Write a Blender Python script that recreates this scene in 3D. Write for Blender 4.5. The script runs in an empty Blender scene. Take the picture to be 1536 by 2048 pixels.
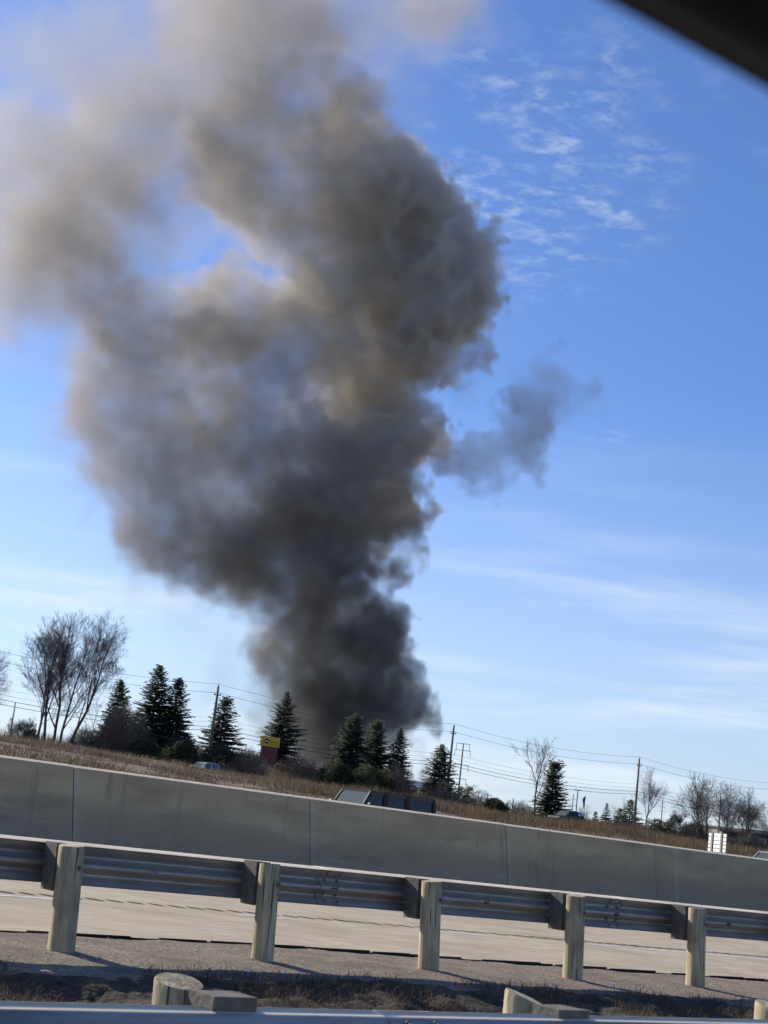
import bpy, math, random
import numpy as np
from mathutils import Matrix, Vector

random.seed(7)
SC = bpy.context.scene
COL = SC.collection

# ------------------------------------------------------------------ camera
# World: +X runs along the motorway, +Y across it (away from the camera car), +Z up.
FPX, CX, CY, CAMH = 3077.0, 768.0, 1024.0, 1.55
ROLL, PITCH, YAW = math.radians(6.8), math.radians(11.598), math.radians(51.0)
_F = np.array([math.cos(YAW)*math.cos(PITCH), math.sin(YAW)*math.cos(PITCH), math.sin(PITCH)])
_R0 = np.array([math.sin(YAW), -math.cos(YAW), 0.0]); _U0 = np.cross(_R0, _F)
_R = _R0*math.cos(ROLL) + _U0*math.sin(ROLL)
_U = -_R0*math.sin(ROLL) + _U0*math.cos(ROLL)
EYE = np.array([0, 0, CAMH])
FH = np.array([math.cos(YAW), math.sin(YAW), 0.0])

def ray(x, y):
    return _F + _R*(x-CX)/FPX - _U*(y-CY)/FPX
def at_v(x, y, v):              # photo pixel -> point on the vertical plane Y = v
    d = ray(x, y); return EYE + d*(v/d[1])
def at_z(x, y, z):
    d = ray(x, y); return EYE + d*((z-CAMH)/d[2])
def at_d(x, y, dist):           # photo pixel -> point at a horizontal distance straight ahead
    d = ray(x, y); return EYE + d*(dist/(d@FH))

cd = bpy.data.cameras.new('camera'); cam = bpy.data.objects.new('camera', cd); COL.objects.link(cam)
cd.sensor_fit = 'VERTICAL'; cd.sensor_height = 36.0; cd.lens = FPX/2048*36.0
cd.clip_start = 0.05; cd.clip_end = 20000
cd.dof.use_dof = True; cd.dof.focus_distance = 60.0; cd.dof.aperture_fstop = 11.0
mw = Matrix(((_R[0], _U[0], -_F[0], 0), (_R[1], _U[1], -_F[1], 0), (_R[2], _U[2], -_F[2], CAMH), (0, 0, 0, 1)))
cam.matrix_world = mw
SC.camera = cam

# ------------------------------------------------------------------ sky, sun, exposure
SUN_EL, SUN_AZ = math.radians(27.0), math.radians(-17.0)   # azimuth clockwise from +Y
W = bpy.data.worlds.new('World'); SC.world = W; W.use_nodes = True
nt = W.node_tree; nt.nodes.clear()
def wn(t, **kw):
    n = nt.nodes.new(t)
    for k, v in kw.items(): setattr(n, k, v)
    return n
def wl(a, b): nt.links.new(a, b)
def wmath(op, a, b=None, c=None, clamp=False):
    n = wn('ShaderNodeMath', operation=op, use_clamp=clamp)
    for i, v in enumerate((a, b, c)):
        if v is None: continue
        if isinstance(v, (int, float)): n.inputs[i].default_value = v
        else: wl(v, n.inputs[i])
    return n.outputs[0]
def wramp(v, lo, hi):
    n = wn('ShaderNodeMapRange', interpolation_type='SMOOTHSTEP')
    wl(v, n.inputs['Value']); n.inputs['From Min'].default_value = lo; n.inputs['From Max'].default_value = hi
    return n.outputs[0]
sky = wn('ShaderNodeTexSky', sky_type='NISHITA', sun_disc=False, sun_elevation=SUN_EL, sun_rotation=SUN_AZ,
         altitude=200.0, air_density=1.0, dust_density=0.8, ozone_density=4.5)
bg = wn('ShaderNodeBackground'); bg.inputs['Strength'].default_value = 0.094
wo = wn('ShaderNodeOutputWorld'); wl(bg.outputs[0], wo.inputs['Surface'])
tc = wn('ShaderNodeTexCoord'); sep = wn('ShaderNodeSeparateXYZ'); wl(tc.outputs['Generated'], sep.inputs[0])
zc = wmath('MAXIMUM', sep.outputs[2], 0.02)
px_, py_ = wmath('DIVIDE', sep.outputs[0], zc), wmath('DIVIDE', sep.outputs[1], zc)
flat = wn('ShaderNodeCombineXYZ'); wl(px_, flat.inputs[0]); wl(py_, flat.inputs[1])
# small altocumulus flecks, in patches
n1 = wn('ShaderNodeTexNoise'); n1.inputs['Scale'].default_value = 19.0; n1.inputs['Detail'].default_value = 3.5
n1.inputs['Roughness'].default_value = 0.62; n1.inputs['Distortion'].default_value = 0.15; wl(flat.outputs[0], n1.inputs['Vector'])
n2 = wn('ShaderNodeTexNoise'); n2.inputs['Scale'].default_value = 1.3; n2.inputs['Detail'].default_value = 1.5; wl(flat.outputs[0], n2.inputs['Vector'])
n2b = wn('ShaderNodeTexNoise'); n2b.inputs['Scale'].default_value = 5.5; n2b.inputs['Detail'].default_value = 2.0; wl(flat.outputs[0], n2b.inputs['Vector'])
pd = ray(1080, 320); pd = pd/np.linalg.norm(pd)
dotn = wn('ShaderNodeVectorMath', operation='DOT_PRODUCT'); wl(tc.outputs['Generated'], dotn.inputs[0]); dotn.inputs[1].default_value = tuple(pd)
near_patch = wramp(dotn.outputs['Value'], math.cos(0.105), math.cos(0.03))
patch = wmath('MAXIMUM', near_patch, wmath('MULTIPLY', wramp(n2.outputs['Fac'], 0.60, 0.75), 0.6))
flecks = wmath('MULTIPLY', wmath('MULTIPLY', wramp(n1.outputs['Fac'], 0.42, 0.74), patch), wramp(n2b.outputs['Fac'], 0.34, 0.62)); flecks = wmath('MULTIPLY', flecks, 0.42)
# low streaky cirrus
mp = wn('ShaderNodeMapping'); mp.inputs['Scale'].default_value = (0.9, 0.9, 9.0); mp.inputs['Rotation'].default_value = (0.05, 0.04, 0.3)
wl(tc.outputs['Generated'], mp.inputs['Vector'])
n3 = wn('ShaderNodeTexNoise'); n3.inputs['Scale'].default_value = 4.2; n3.inputs['Detail'].default_value = 5.0; n3.inputs['Roughness'].default_value = 0.55
n3.inputs['Distortion'].default_value = 0.35; wl(mp.outputs[0], n3.inputs['Vector'])
lowband = wramp(sep.outputs[2], 0.30, 0.02)
streaks = wmath('MULTIPLY', wmath('MULTIPLY', wramp(n3.outputs['Fac'], 0.42, 0.78), lowband), 0.75)
veil = wmath('MULTIPLY', wramp(sep.outputs[2], 0.30, 0.03), 0.40)
cl = wmath('MINIMUM', wmath('ADD', wmath('ADD', flecks, streaks), veil), 0.9)
mix = wn('ShaderNodeMix', data_type='RGBA'); wl(cl, mix.inputs[0]); tint = wn('ShaderNodeVectorMath', operation='MULTIPLY'); wl(sky.outputs[0], tint.inputs[0]); tint.inputs[1].default_value = (0.88, 1.0, 1.30); wl(tint.outputs[0], mix.inputs[6]); mix.inputs[7].default_value = (6.4, 7.2, 8.0, 1)
wl(mix.outputs[2], bg.inputs['Color'])

sl = bpy.data.lights.new('sun', 'SUN'); sl.energy = 4.8; sl.angle = math.radians(0.53); sl.color = (1.0, 0.91, 0.77)
so = bpy.data.objects.new('sun', sl); COL.objects.link(so)
SUNDIR = Vector((math.sin(SUN_AZ)*math.cos(SUN_EL), math.cos(SUN_AZ)*math.cos(SUN_EL), math.sin(SUN_EL)))
so.rotation_euler = SUNDIR.to_track_quat('Z', 'Y').to_euler()
so.location = (0, 60, 60)
vs = SC.view_settings; vs.view_transform = 'Standard'; vs.look = 'None'; vs.exposure = 0.45; vs.gamma = 1.0; vs.use_curve_mapping = False
SC.render.engine = 'CYCLES'
cy = SC.cycles
cy.use_denoising = True; cy.use_adaptive_sampling = True; cy.adaptive_threshold = 0.03; cy.max_bounces = 6; cy.diffuse_bounces = 2; cy.glossy_bounces = 2; cy.transmission_bounces = 4
cy.volume_bounces = 2; cy.transparent_max_bounces = 8; cy.volume_step_rate = 4.6; cy.volume_max_steps = 700
cy.caustics_reflective = False; cy.caustics_refractive = False

# ------------------------------------------------------------------ materials
def mat(name, c1, c2=None, scale=5.0, rough=0.8, detail=4.0, stretch=(1, 1, 1), bump=0.0, bscale=None, metal=0.0,
        lo=0.35, hi=0.65, spec=0.3, coat=0.0, c3=None, s3=1.0):
    m = bpy.data.materials.new(name); m.use_nodes = True
    t = m.node_tree; b = t.nodes['Principled BSDF']
    b.inputs['Roughness'].default_value = rough; b.inputs['Metallic'].default_value = metal
    b.inputs['Specular IOR Level'].default_value = spec; b.inputs['Coat Weight'].default_value = coat
    b.inputs['Base Color'].default_value = (*c1, 1)
    if c2 is None and not bump: return m
    co = t.nodes.new('ShaderNodeTexCoord'); mp = t.nodes.new('ShaderNodeMapping'); mp.inputs['Scale'].default_value = stretch
    t.links.new(co.outputs['Object'], mp.inputs['Vector'])
    if c2 is not None:
        n = t.nodes.new('ShaderNodeTexNoise'); n.inputs['Scale'].default_value = scale; n.inputs['Detail'].default_value = detail; n.inputs['Roughness'].default_value = 0.6
        t.links.new(mp.outputs[0], n.inputs['Vector'])
        r = t.nodes.new('ShaderNodeMapRange'); r.inputs['From Min'].default_value = lo; r.inputs['From Max'].default_value = hi
        t.links.new(n.outputs['Fac'], r.inputs['Value'])
        x = t.nodes.new('ShaderNodeMix'); x.data_type = 'RGBA'; x.inputs[6].default_value = (*c1, 1); x.inputs[7].default_value = (*c2, 1)
        t.links.new(r.outputs[0], x.inputs[0]); last = x.outputs[2]
        if c3 is not None:
            n4 = t.nodes.new('ShaderNodeTexNoise'); n4.inputs['Scale'].default_value = s3; n4.inputs['Detail'].default_value = 3.0
            t.links.new(co.outputs['Object'], n4.inputs['Vector'])
            r4 = t.nodes.new('ShaderNodeMapRange'); r4.inputs['From Min'].default_value = 0.45; r4.inputs['From Max'].default_value = 0.7
            t.links.new(n4.outputs['Fac'], r4.inputs['Value'])
            x4 = t.nodes.new('ShaderNodeMix'); x4.data_type = 'RGBA'; x4.inputs[7].default_value = (*c3, 1)
            t.links.new(last, x4.inputs[6]); t.links.new(r4.outputs[0], x4.inputs[0]); last = x4.outputs[2]
        t.links.new(last, b.inputs['Base Color'])
    if bump:
        n5 = t.nodes.new('ShaderNodeTexNoise'); n5.inputs['Scale'].default_value = bscale or scale*3; n5.inputs['Detail'].default_value = 5.0
        t.links.new(mp.outputs[0], n5.inputs['Vector'])
        bp = t.nodes.new('ShaderNodeBump'); bp.inputs['Strength'].default_value = bump; bp.inputs['Distance'].default_value = 0.02
        t.links.new(n5.outputs['Fac'], bp.inputs['Height']); t.links.new(bp.outputs[0], b.inputs['Normal'])
    return m

def glass(name, tint, rough=0.02, haze=None):
    m = bpy.data.materials.new(name); m.use_nodes = True; t = m.node_tree; t.nodes.clear()
    o = t.nodes.new('ShaderNodeOutputMaterial'); tr = t.nodes.new('ShaderNodeBsdfTransparent'); tr.inputs[0].default_value = (*tint, 1)
    g = t.nodes.new('ShaderNodeBsdfGlossy'); g.inputs['Roughness'].default_value = rough
    fr = t.nodes.new('ShaderNodeFresnel'); fr.inputs['IOR'].default_value = 1.55
    mx = t.nodes.new('ShaderNodeMixShader'); t.links.new(fr.outputs[0], mx.inputs[0]); t.links.new(tr.outputs[0], mx.inputs[1]); t.links.new(g.outputs[0], mx.inputs[2])
    res = mx.outputs[0]
    if haze:
        df = t.nodes.new('ShaderNodeBsdfDiffuse'); df.inputs[0].default_value = (*haze, 1); m2 = t.nodes.new('ShaderNodeMixShader'); m2.inputs[0].default_value = 0.4; t.links.new(res, m2.inputs[1]); t.links.new(df.outputs[0], m2.inputs[2]); res = m2.outputs[0]
    t.links.new(res, o.inputs['Surface']); return m

MT = dict(
    soil=mat('dark_soil', (0.018, 0.014, 0.010), (0.085, 0.064, 0.042), 13.0, 0.95, 10, bump=1.0, bscale=26, c3=(0.075, 0.056, 0.034), s3=4.0),
    gravel=mat('gravel', (0.09, 0.070, 0.050), (0.35, 0.285, 0.215), 34.0, 0.95, 10, bump=0.9, bscale=60, c3=(0.15, 0.115, 0.085), s3=2.2, lo=0.36, hi=0.64),
    concrete=mat('road_concrete', (0.30, 0.247, 0.175), (0.53, 0.45, 0.325), 6.0, 0.9, 12, lo=0.28, hi=0.72, stretch=(0.35, 1.4, 1), bump=0.3, bscale=60, c3=(0.34, 0.28, 0.20), s3=0.8),
    asphalt=mat('asphalt', (0.045, 0.045, 0.047), (0.075, 0.073, 0.07), 30.0, 0.9, 6, bump=0.3),
    groove=mat('groove_dark', (0.018, 0.014, 0.012), (0.04, 0.032, 0.028), 20.0, 0.95),
    edge=mat('edge_tar', (0.012, 0.011, 0.011), (0.03, 0.027, 0.026), 20.0, 0.9),
    paint=mat('worn_paint', (0.40, 0.37, 0.33), (0.72, 0.70, 0.66), 9.0, 0.8, 8, lo=0.42, hi=0.56, stretch=(0.5, 3, 1)),
    steel=mat('galvanised_steel', (0.31, 0.29, 0.25), (0.45, 0.42, 0.37), 6.0, 0.42, 5, stretch=(0.5, 1, 3), metal=0.5, spec=0.4, c3=(0.26, 0.245, 0.215), s3=1.5),
    lit_lip=mat('sunlit_lip', (0.62, 0.53, 0.40), (0.74, 0.65, 0.50), 3.0, 0.6, 4, stretch=(0.3, 1, 1)),  # paler than the steel: paints the sunlit line along the rail's top lip
    bolt=mat('bolt_steel', (0.16, 0.15, 0.145), (0.26, 0.23, 0.20), 40, 0.6, metal=0.6),
    block=mat('block_composite', (0.10, 0.092, 0.078), (0.17, 0.157, 0.135), 16, 0.85, 6, bump=0.3, bscale=40),
    rubber=mat('black_rubber', (0.004, 0.004, 0.004), rough=0.7),
    trim=mat('dark_trim', (0.014, 0.016, 0.017), rough=0.6),
    twig=mat('bark', (0.075, 0.060, 0.050), (0.13, 0.105, 0.088), 2.0, 0.95),
    twig2=mat('grey_twigs', (0.10, 0.082, 0.068), (0.17, 0.14, 0.115), 1.0, 0.95),
    polewood=mat('pole_wood', (0.16, 0.13, 0.105), (0.24, 0.205, 0.17), 1.5, 0.9, stretch=(3, 3, 0.3)),
    grey=mat('weathered_grey', (0.30, 0.30, 0.30), (0.38, 0.38, 0.37), 1.0, 0.6, metal=0.3),
    wire=mat('wire', (0.06, 0.06, 0.065), rough=0.6),
    needles=mat('spruce_needles', (0.075, 0.095, 0.066), (0.20, 0.225, 0.155), 1.3, 0.85, 5, lo=0.38, hi=0.62),
    lit_cap=mat('wall_sunlit_cap', (0.50, 0.425, 0.31), (0.64, 0.55, 0.41), 3.0, 0.9, 5),  # lighter than the wall: sunlight on its top edge, put into the colour
    juniper=mat('juniper', (0.035, 0.046, 0.026), (0.10, 0.11, 0.06), 1.0, 0.85, 5),
    straw=mat('dead_grass', (0.155, 0.116, 0.074), (0.29, 0.225, 0.145), 0.35, 0.95, 4),
    brown=mat('brown_weeds', (0.085, 0.058, 0.037), (0.19, 0.13, 0.082), 0.30, 0.95, 4, c3=(0.115, 0.105, 0.055), s3=0.15),
    bank=mat('bank_earth', (0.075, 0.054, 0.034), (0.19, 0.145, 0.088), 0.35, 0.95, 8, c3=(0.15, 0.115, 0.075), s3=0.06, bump=0.6, bscale=2),
    field=mat('far_field', (0.15, 0.12, 0.075), (0.22, 0.17, 0.11), 0.02, 0.95, 5),
    black=mat('black_paint', (0.014, 0.016, 0.020), rough=0.35, coat=0.25, spec=0.4),
    silver=mat('silver_paint', (0.30, 0.31, 0.32), rough=0.4, metal=0.1, coat=0.3),
    green=mat('green_paint', (0.012, 0.032, 0.022), rough=0.45, coat=0.15, spec=0.35),
    bluep=mat('pale_blue_paint', (0.30, 0.38, 0.42), rough=0.3, coat=0.5),
    roofgrey=mat('roof_grey', (0.012, 0.013, 0.015), rough=0.45, coat=0.2),
    pillar=mat('pillar_grey', (0.011, 0.012, 0.014), rough=0.6),
    tyre=mat('tyre', (0.015, 0.015, 0.015), rough=0.85),
    rim=mat('rim', (0.35, 0.35, 0.36), rough=0.35, metal=0.8),
    lamp=mat('lamp_lens', (0.6, 0.6, 0.58), rough=0.15, coat=0.5),
    seat=mat('seat_fabric', (0.03, 0.03, 0.032), rough=0.9),
    skin=mat('skin', (0.40, 0.25, 0.18), rough=0.6), shirt=mat('shirt', (0.35, 0.35, 0.36), rough=0.9),
    white=mat('white_paint', (0.74, 0.74, 0.72), (0.82, 0.82, 0.80), 2.0, 0.6),
    siding=mat('pale_siding', (0.42, 0.40, 0.37), (0.50, 0.48, 0.45), 0.3, 0.8),
    darkroof=mat('dark_roof', (0.05, 0.042, 0.038), (0.08, 0.068, 0.06), 0.6, 0.9),
    yellow=mat('sign_yellow', (0.72, 0.46, 0.02), rough=0.45), maroon=mat('sign_maroon', (0.20, 0.030, 0.038), rough=0.5),
    ink=mat('sign_ink', (0.012, 0.011, 0.010), rough=0.6), cream=mat('sign_cream', (0.7, 0.66, 0.55), rough=0.6),
    flagr=mat('flag_red', (0.35, 0.03, 0.04), rough=0.9), flagw=mat('flag_white', (0.6, 0.6, 0.6), rough=0.9), flagb=mat('flag_blue', (0.02, 0.03, 0.12), rough=0.9),
    litter=mat('litter_paper', (0.75, 0.72, 0.66), rough=0.7), litterr=mat('litter_red', (0.5, 0.05, 0.04), rough=0.6),
    pebble=mat('pebble', (0.34, 0.29, 0.25), (0.66, 0.62, 0.56), 30, 0.9),
    windshield=glass('windshield_glass', (0.62, 0.70, 0.68), haze=(0.20, 0.235, 0.21)), tinted=glass('tinted_glass', (0.10, 0.12, 0.14), rough=0.08), clearg=glass('clear_glass', (0.72, 0.78, 0.78)),
)

# timber posts: long grain, checks and stains
def timber():
    m = bpy.data.materials.new('treated_timber'); m.use_nodes = True; t = m.node_tree; b = t.nodes['Principled BSDF']; b.inputs['Roughness'].default_value = 0.9
    co = t.nodes.new('ShaderNodeTexCoord'); oi = t.nodes.new('ShaderNodeObjectInfo')
    ad = t.nodes.new('ShaderNodeVectorMath'); ad.operation = 'ADD'; t.links.new(co.outputs['Object'], ad.inputs[0])
    mu = t.nodes.new('ShaderNodeMath'); mu.operation = 'MULTIPLY'; mu.inputs[1].default_value = 37.0; t.links.new(oi.outputs['Random'], mu.inputs[0]); t.links.new(mu.outputs[0], ad.inputs[1])
    def noise(sc, st, de=6):
        mp = t.nodes.new('ShaderNodeMapping'); mp.inputs['Scale'].default_value = st; t.links.new(ad.outputs[0], mp.inputs['Vector'])
        n = t.nodes.new('ShaderNodeTexNoise'); n.inputs['Scale'].default_value = sc; n.inputs['Detail'].default_value = de; n.inputs['Distortion'].default_value = 0.3; t.links.new(mp.outputs[0], n.inputs['Vector']); return n.outputs['Fac']
    def ramp(v, a, c):
        r = t.nodes.new('ShaderNodeMapRange'); r.inputs['From Min'].default_value = a; r.inputs['From Max'].default_value = c; t.links.new(v, r.inputs['Value']); return r.outputs[0]
    def mx(f, A, B):
        x = t.nodes.new('ShaderNodeMix'); x.data_type = 'RGBA'; t.links.new(f, x.inputs[0])
        for i, q in ((6, A), (7, B)):
            if isinstance(q, tuple): x.inputs[i].default_value = (*q, 1)
            else: t.links.new(q, x.inputs[i])
        return x.outputs[2]
    c = mx(ramp(noise(30, (1, 1, 0.06)), 0.35, 0.65), (0.37, 0.305, 0.175), (0.58, 0.50, 0.31))
    c = mx(ramp(noise(6, (1, 1, 0.35)), 0.47, 0.72), c, (0.17, 0.145, 0.095))
    c = mx(ramp(noise(45, (1, 1, 0.035), 3), 0.585, 0.66), c, (0.08, 0.065, 0.045))
    t.links.new(c, b.inputs['Base Color'])
    bp = t.nodes.new('ShaderNodeBump'); bp.inputs['Strength'].default_value = 0.6; bp.inputs['Distance'].default_value = 0.01
    t.links.new(noise(40, (1, 1, 0.05)), bp.inputs['Height']); t.links.new(bp.outputs[0], b.inputs['Normal'])
    return m
def leafy(m, share):          # thin leaves and blades let light through
    t = m.node_tree; b = t.nodes['Principled BSDF']; o = t.nodes['Material Output']; tr = t.nodes.new('ShaderNodeBsdfTranslucent'); mx = t.nodes.new('ShaderNodeMixShader'); mx.inputs[0].default_value = share
    l = b.inputs['Base Color'].links
    if l: t.links.new(l[0].from_socket, tr.inputs['Color'])
    t.links.new(b.outputs[0], mx.inputs[1]); t.links.new(tr.outputs[0], mx.inputs[2]); t.links.new(mx.outputs[0], o.inputs['Surface'])
for k, sh in (('needles', .5), ('juniper', .4), ('straw', .25), ('brown', .25)): leafy(MT[k], sh)
MT['timber'] = timber()

# wall concrete: horizontal lift bands, pale streaks beside the joints
def wallmat():
    m = bpy.data.materials.new('wall_concrete'); m.use_nodes = True; t = m.node_tree; b = t.nodes['Principled BSDF']; b.inputs['Roughness'].default_value = 0.9
    co = t.nodes.new('ShaderNodeTexCoord'); oi = t.nodes.new('ShaderNodeObjectInfo')
    ge = t.nodes.new('ShaderNodeNewGeometry')
    def noise(sc, st, de=6, src=None):
        mp = t.nodes.new('ShaderNodeMapping'); mp.inputs['Scale'].default_value = st; t.links.new(src or ge.outputs['Position'], mp.inputs['Vector'])
        n = t.nodes.new('ShaderNodeTexNoise'); n.inputs['Scale'].default_value = sc; n.inputs['Detail'].default_value = de; n.inputs['Roughness'].default_value = 0.62; t.links.new(mp.outputs[0], n.inputs['Vector']); return n.outputs['Fac']
    def ramp(v, a, c, sm=False):
        r = t.nodes.new('ShaderNodeMapRange'); r.inputs['From Min'].default_value = a; r.inputs['From Max'].default_value = c
        if sm: r.interpolation_type = 'SMOOTHSTEP'
        t.links.new(v, r.inputs['Value']); return r.outputs[0]
    def mth(op, a, c):
        n = t.nodes.new('ShaderNodeMath'); n.operation = op
        for i, q in enumerate((a, c)):
            if isinstance(q, (int, float)): n.inputs[i].default_value = q
            else: t.links.new(q, n.inputs[i])
        return n.outputs[0]
    def mx(f, A, B):
        x = t.nodes.new('ShaderNodeMix'); x.data_type = 'RGBA'; t.links.new(f, x.inputs[0])
        for i, q in ((6, A), (7, B)):
            if isinstance(q, tuple): x.inputs[i].default_value = (*q, 1)
            else: t.links.new(q, x.inputs[i])
        return x.outputs[2]
    c = mx(ramp(noise(1.2, (0.45, 0.45, 1.6), 8), 0.3, 0.7), (0.39, 0.297, 0.165), (0.59, 0.465, 0.272))
    sp = t.nodes.new('ShaderNodeSeparateXYZ'); t.links.new(ge.outputs['Position'], sp.inputs[0])
    hz = mth('ADD', sp.outputs[2], mth('MULTIPLY', noise(0.8, (0.5, 0.5, 1.0), 5), 0.9))
    c = mx(ramp(hz, 1.95, 1.45, True), c, (0.345, 0.275, 0.175))                 # damp road-film on the lower lift
    film = mth('MULTIPLY', ramp(noise(2.5, (0.25, 0.25, 2.2), 7), 0.58, 0.75), ramp(sp.outputs[2], 1.45, 1.05))
    c = mx(film, c, (0.48, 0.42, 0.31))                                             # salt spray marks
    so_ = t.nodes.new('ShaderNodeSeparateXYZ'); t.links.new(co.outputs['Object'], so_.inputs[0])
    ends = mth('MULTIPLY', ramp(mth('ABSOLUTE', mth('ADD', so_.outputs[0], mth('MULTIPLY', noise(3.0, (1, 1, 0.7), 4), 0.3)), 0.0), 0.62, 0.0, True), 0.8)
    c = mx(ends, c, (0.56, 0.48, 0.35))
    c = mx(mth('MULTIPLY', ramp(noise(28, (1, 1, 1.6), 4), 0.35, 0.65), 0.30), c, (0.26, 0.205, 0.125))
    c = mx(mth('MULTIPLY', ramp(noise(0.9, (0.5, 0.5, 2.4), 6), 0.56, 0.70), 0.45), c, (0.22, 0.18, 0.115))
    drip = ramp(noise(2.2, (1.8, 1.8, 0.10), 6), 0.60, 0.72)
    c = mx(mth('MULTIPLY', drip, 0.55), c, (0.20, 0.165, 0.11))
    t.links.new(c, b.inputs['Base Color'])
    bp = t.nodes.new('ShaderNodeBump'); bp.inputs['Strength'].default_value = 0.25; bp.inputs['Distance'].default_value = 0.01
    t.links.new(noise(14, (1, 1, 1)), bp.inputs['Height']); t.links.new(bp.outputs[0], b.inputs['Normal'])
    return m
MT['wall'] = wallmat()

# ------------------------------------------------------------------ mesh helpers
def tag(o, label=None, cat=None, group=None, kind=None):
    if label: o['label'] = label
    if cat: o['category'] = cat
    if group: o['group'] = group
    if kind: o['kind'] = kind
    return o
def empty(name, loc=(0, 0, 0), rz=0.0, label=None, cat=None, group=None):
    o = bpy.data.objects.new(name, None); COL.objects.link(o); o.location = loc; o.rotation_euler = (0, 0, rz); o.empty_display_size = 0.3
    return tag(o, label, cat, group)
def link(name, me, mats, parent=None, loc=None, rz=0.0):
    if not isinstance(mats, (list, tuple)): mats = [mats]
    if len(me.materials) == 0:
        for m in mats: me.materials.append(MT[m] if isinstance(m, str) else m)
    o = bpy.data.objects.new(name, me); COL.objects.link(o); o.parent = parent
    if loc is not None: o.location = loc
    o.rotation_euler = (0, 0, rz)
    return o
def np_mesh(name, verts, faces, midx=None, smooth=False):
    """verts (n,3) array, faces (m,k) array of tris or quads"""
    me = bpy.data.meshes.new(name); verts = np.asarray(verts, np.float32); faces = np.asarray(faces, np.int32)
    m, k = faces.shape
    me.vertices.add(len(verts)); me.vertices.foreach_set('co', verts.ravel())
    me.loops.add(m*k); me.loops.foreach_set('vertex_index', faces.ravel())
    me.polygons.add(m); me.polygons.foreach_set('loop_start', np.arange(0, m*k, k, dtype=np.int32)); me.polygons.foreach_set('loop_total', np.full(m, k, np.int32))
    if midx is not None: me.polygons.foreach_set('material_index', np.asarray(midx, np.int32))
    me.polygons.foreach_set('use_smooth', np.full(m, smooth))
    me.update(calc_edges=True); return me

class MB:
    def __init__(s): s.v, s.f, s.m, s.sm = [], [], [], []
    def face(s, pts, mi=0, smooth=False):
        b = len(s.v); s.v += [tuple(map(float, p)) for p in pts]; s.f.append(tuple(range(b, b+len(pts)))); s.m.append(mi); s.sm.append(smooth)
    def hexa(s, p, mi=0):        # 8 corners: bottom 4 then top 4
        b = len(s.v); s.v += [tuple(map(float, q)) for q in p]
        for q in ((3, 2, 1, 0), (4, 5, 6, 7), (0, 1, 5, 4), (1, 2, 6, 5), (2, 3, 7, 6), (3, 0, 4, 7)):
            s.f.append(tuple(b+i for i in q)); s.m.append(mi); s.sm.append(False)
    def box(s, x0, x1, y0, y1, z0, z1, mi=0):
        s.hexa([(x0, y0, z0), (x1, y0, z0), (x1, y1, z0), (x0, y1, z0), (x0, y0, z1), (x1, y0, z1), (x1, y1, z1), (x0, y1, z1)], mi)
    def bar(s, a, b, w, h, mi=0, up=(0, 0, 1)):
        a, b = Vector(a), Vector(b); d = (b-a).normalized(); upv = Vector(up)
        if abs(d.dot(upv)) > 0.95: upv = Vector((0, 1, 0))
        x = d.cross(upv).normalized()*w/2; y = x.cross(d).normalized()*h/2
        s.hexa([a-x-y, a+x-y, b+x-y, b-x-y, a-x+y, a+x+y, b+x+y, b-x+y], mi)
    def tube(s, pts, rad, n=8, mi=0, caps=True, smooth=True):
        pts = [Vector(p) for p in pts]; rings = []
        for i, p in enumerate(pts):
            d = (pts[min(i+1, len(pts)-1)]-pts[max(i-1, 0)]).normalized()
            a = Vector((0, 0, 1)) if abs(d.z) < 0.9 else Vector((1, 0, 0))
            x = d.cross(a).normalized(); y = d.cross(x).normalized()
            r = rad[i] if isinstance(rad, (list, tuple)) else rad
            b = len(s.v); s.v += [tuple(p+x*r*math.cos(2*math.pi*k/n)+y*r*math.sin(2*math.pi*k/n)) for k in range(n)]; rings.append(b)
        for A, B in zip(rings, rings[1:]):
            for k in range(n):
                s.f.append((A+k, A+(k+1) % n, B+(k+1) % n, B+k)); s.m.append(mi); s.sm.append(smooth)
        if caps:
            s.f.append(tuple(rings[0]+k for k in range(n))[::-1]); s.f.append(tuple(rings[-1]+k for k in range(n))); s.m += [mi, mi]; s.sm += [False, False]
    def extrude(s, prof, axis_pts, mi=0, closed=True):   # prof: 2-d (y,z) points swept along x
        pass
    def build(s, name, mats, parent=None, loc=None, rz=0.0):
        return link(name, s.mesh(name), mats, parent, loc, rz)
    def mesh(s, name):
        me = bpy.data.meshes.new(name); me.from_pydata(s.v, [], s.f)
        me.polygons.foreach_set('material_index', s.m); me.polygons.foreach_set('use_smooth', s.sm); me.update(); return me
def copy_tree(o, parent=None):
    c = o.copy(); COL.objects.link(c); c.parent = parent
    for ch in list(o.children): copy_tree(ch, c)
    return c

rng = np.random.default_rng(11)
def vnoise2(x, y, seed=0):        # smooth value noise, vectorised
    x = np.asarray(x, float); y = np.asarray(y, float); xi, yi = np.floor(x).astype(int), np.floor(y).astype(int); fx, fy = x-xi, y-yi
    fx, fy = fx*fx*(3-2*fx), fy*fy*(3-2*fy)
    def h(a, b):
        n = (a*374761393 + b*668265263 + seed*974711) & 0x7fffffff; n = ((n ^ (n >> 13))*1274126177) & 0x7fffffff; return ((n ^ (n >> 16)) & 0xffff)/65535.0
    return (h(xi, yi)*(1-fx)+h(xi+1, yi)*fx)*(1-fy)+(h(xi, yi+1)*(1-fx)+h(xi+1, yi+1)*fx)*fy
def fbm2(x, y, seed=0, oct=4):
    r, a = 0, 0.5
    for k in range(oct): r = r + a*vnoise2(x*2**k, y*2**k, seed+k); a *= 0.5
    return r

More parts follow.
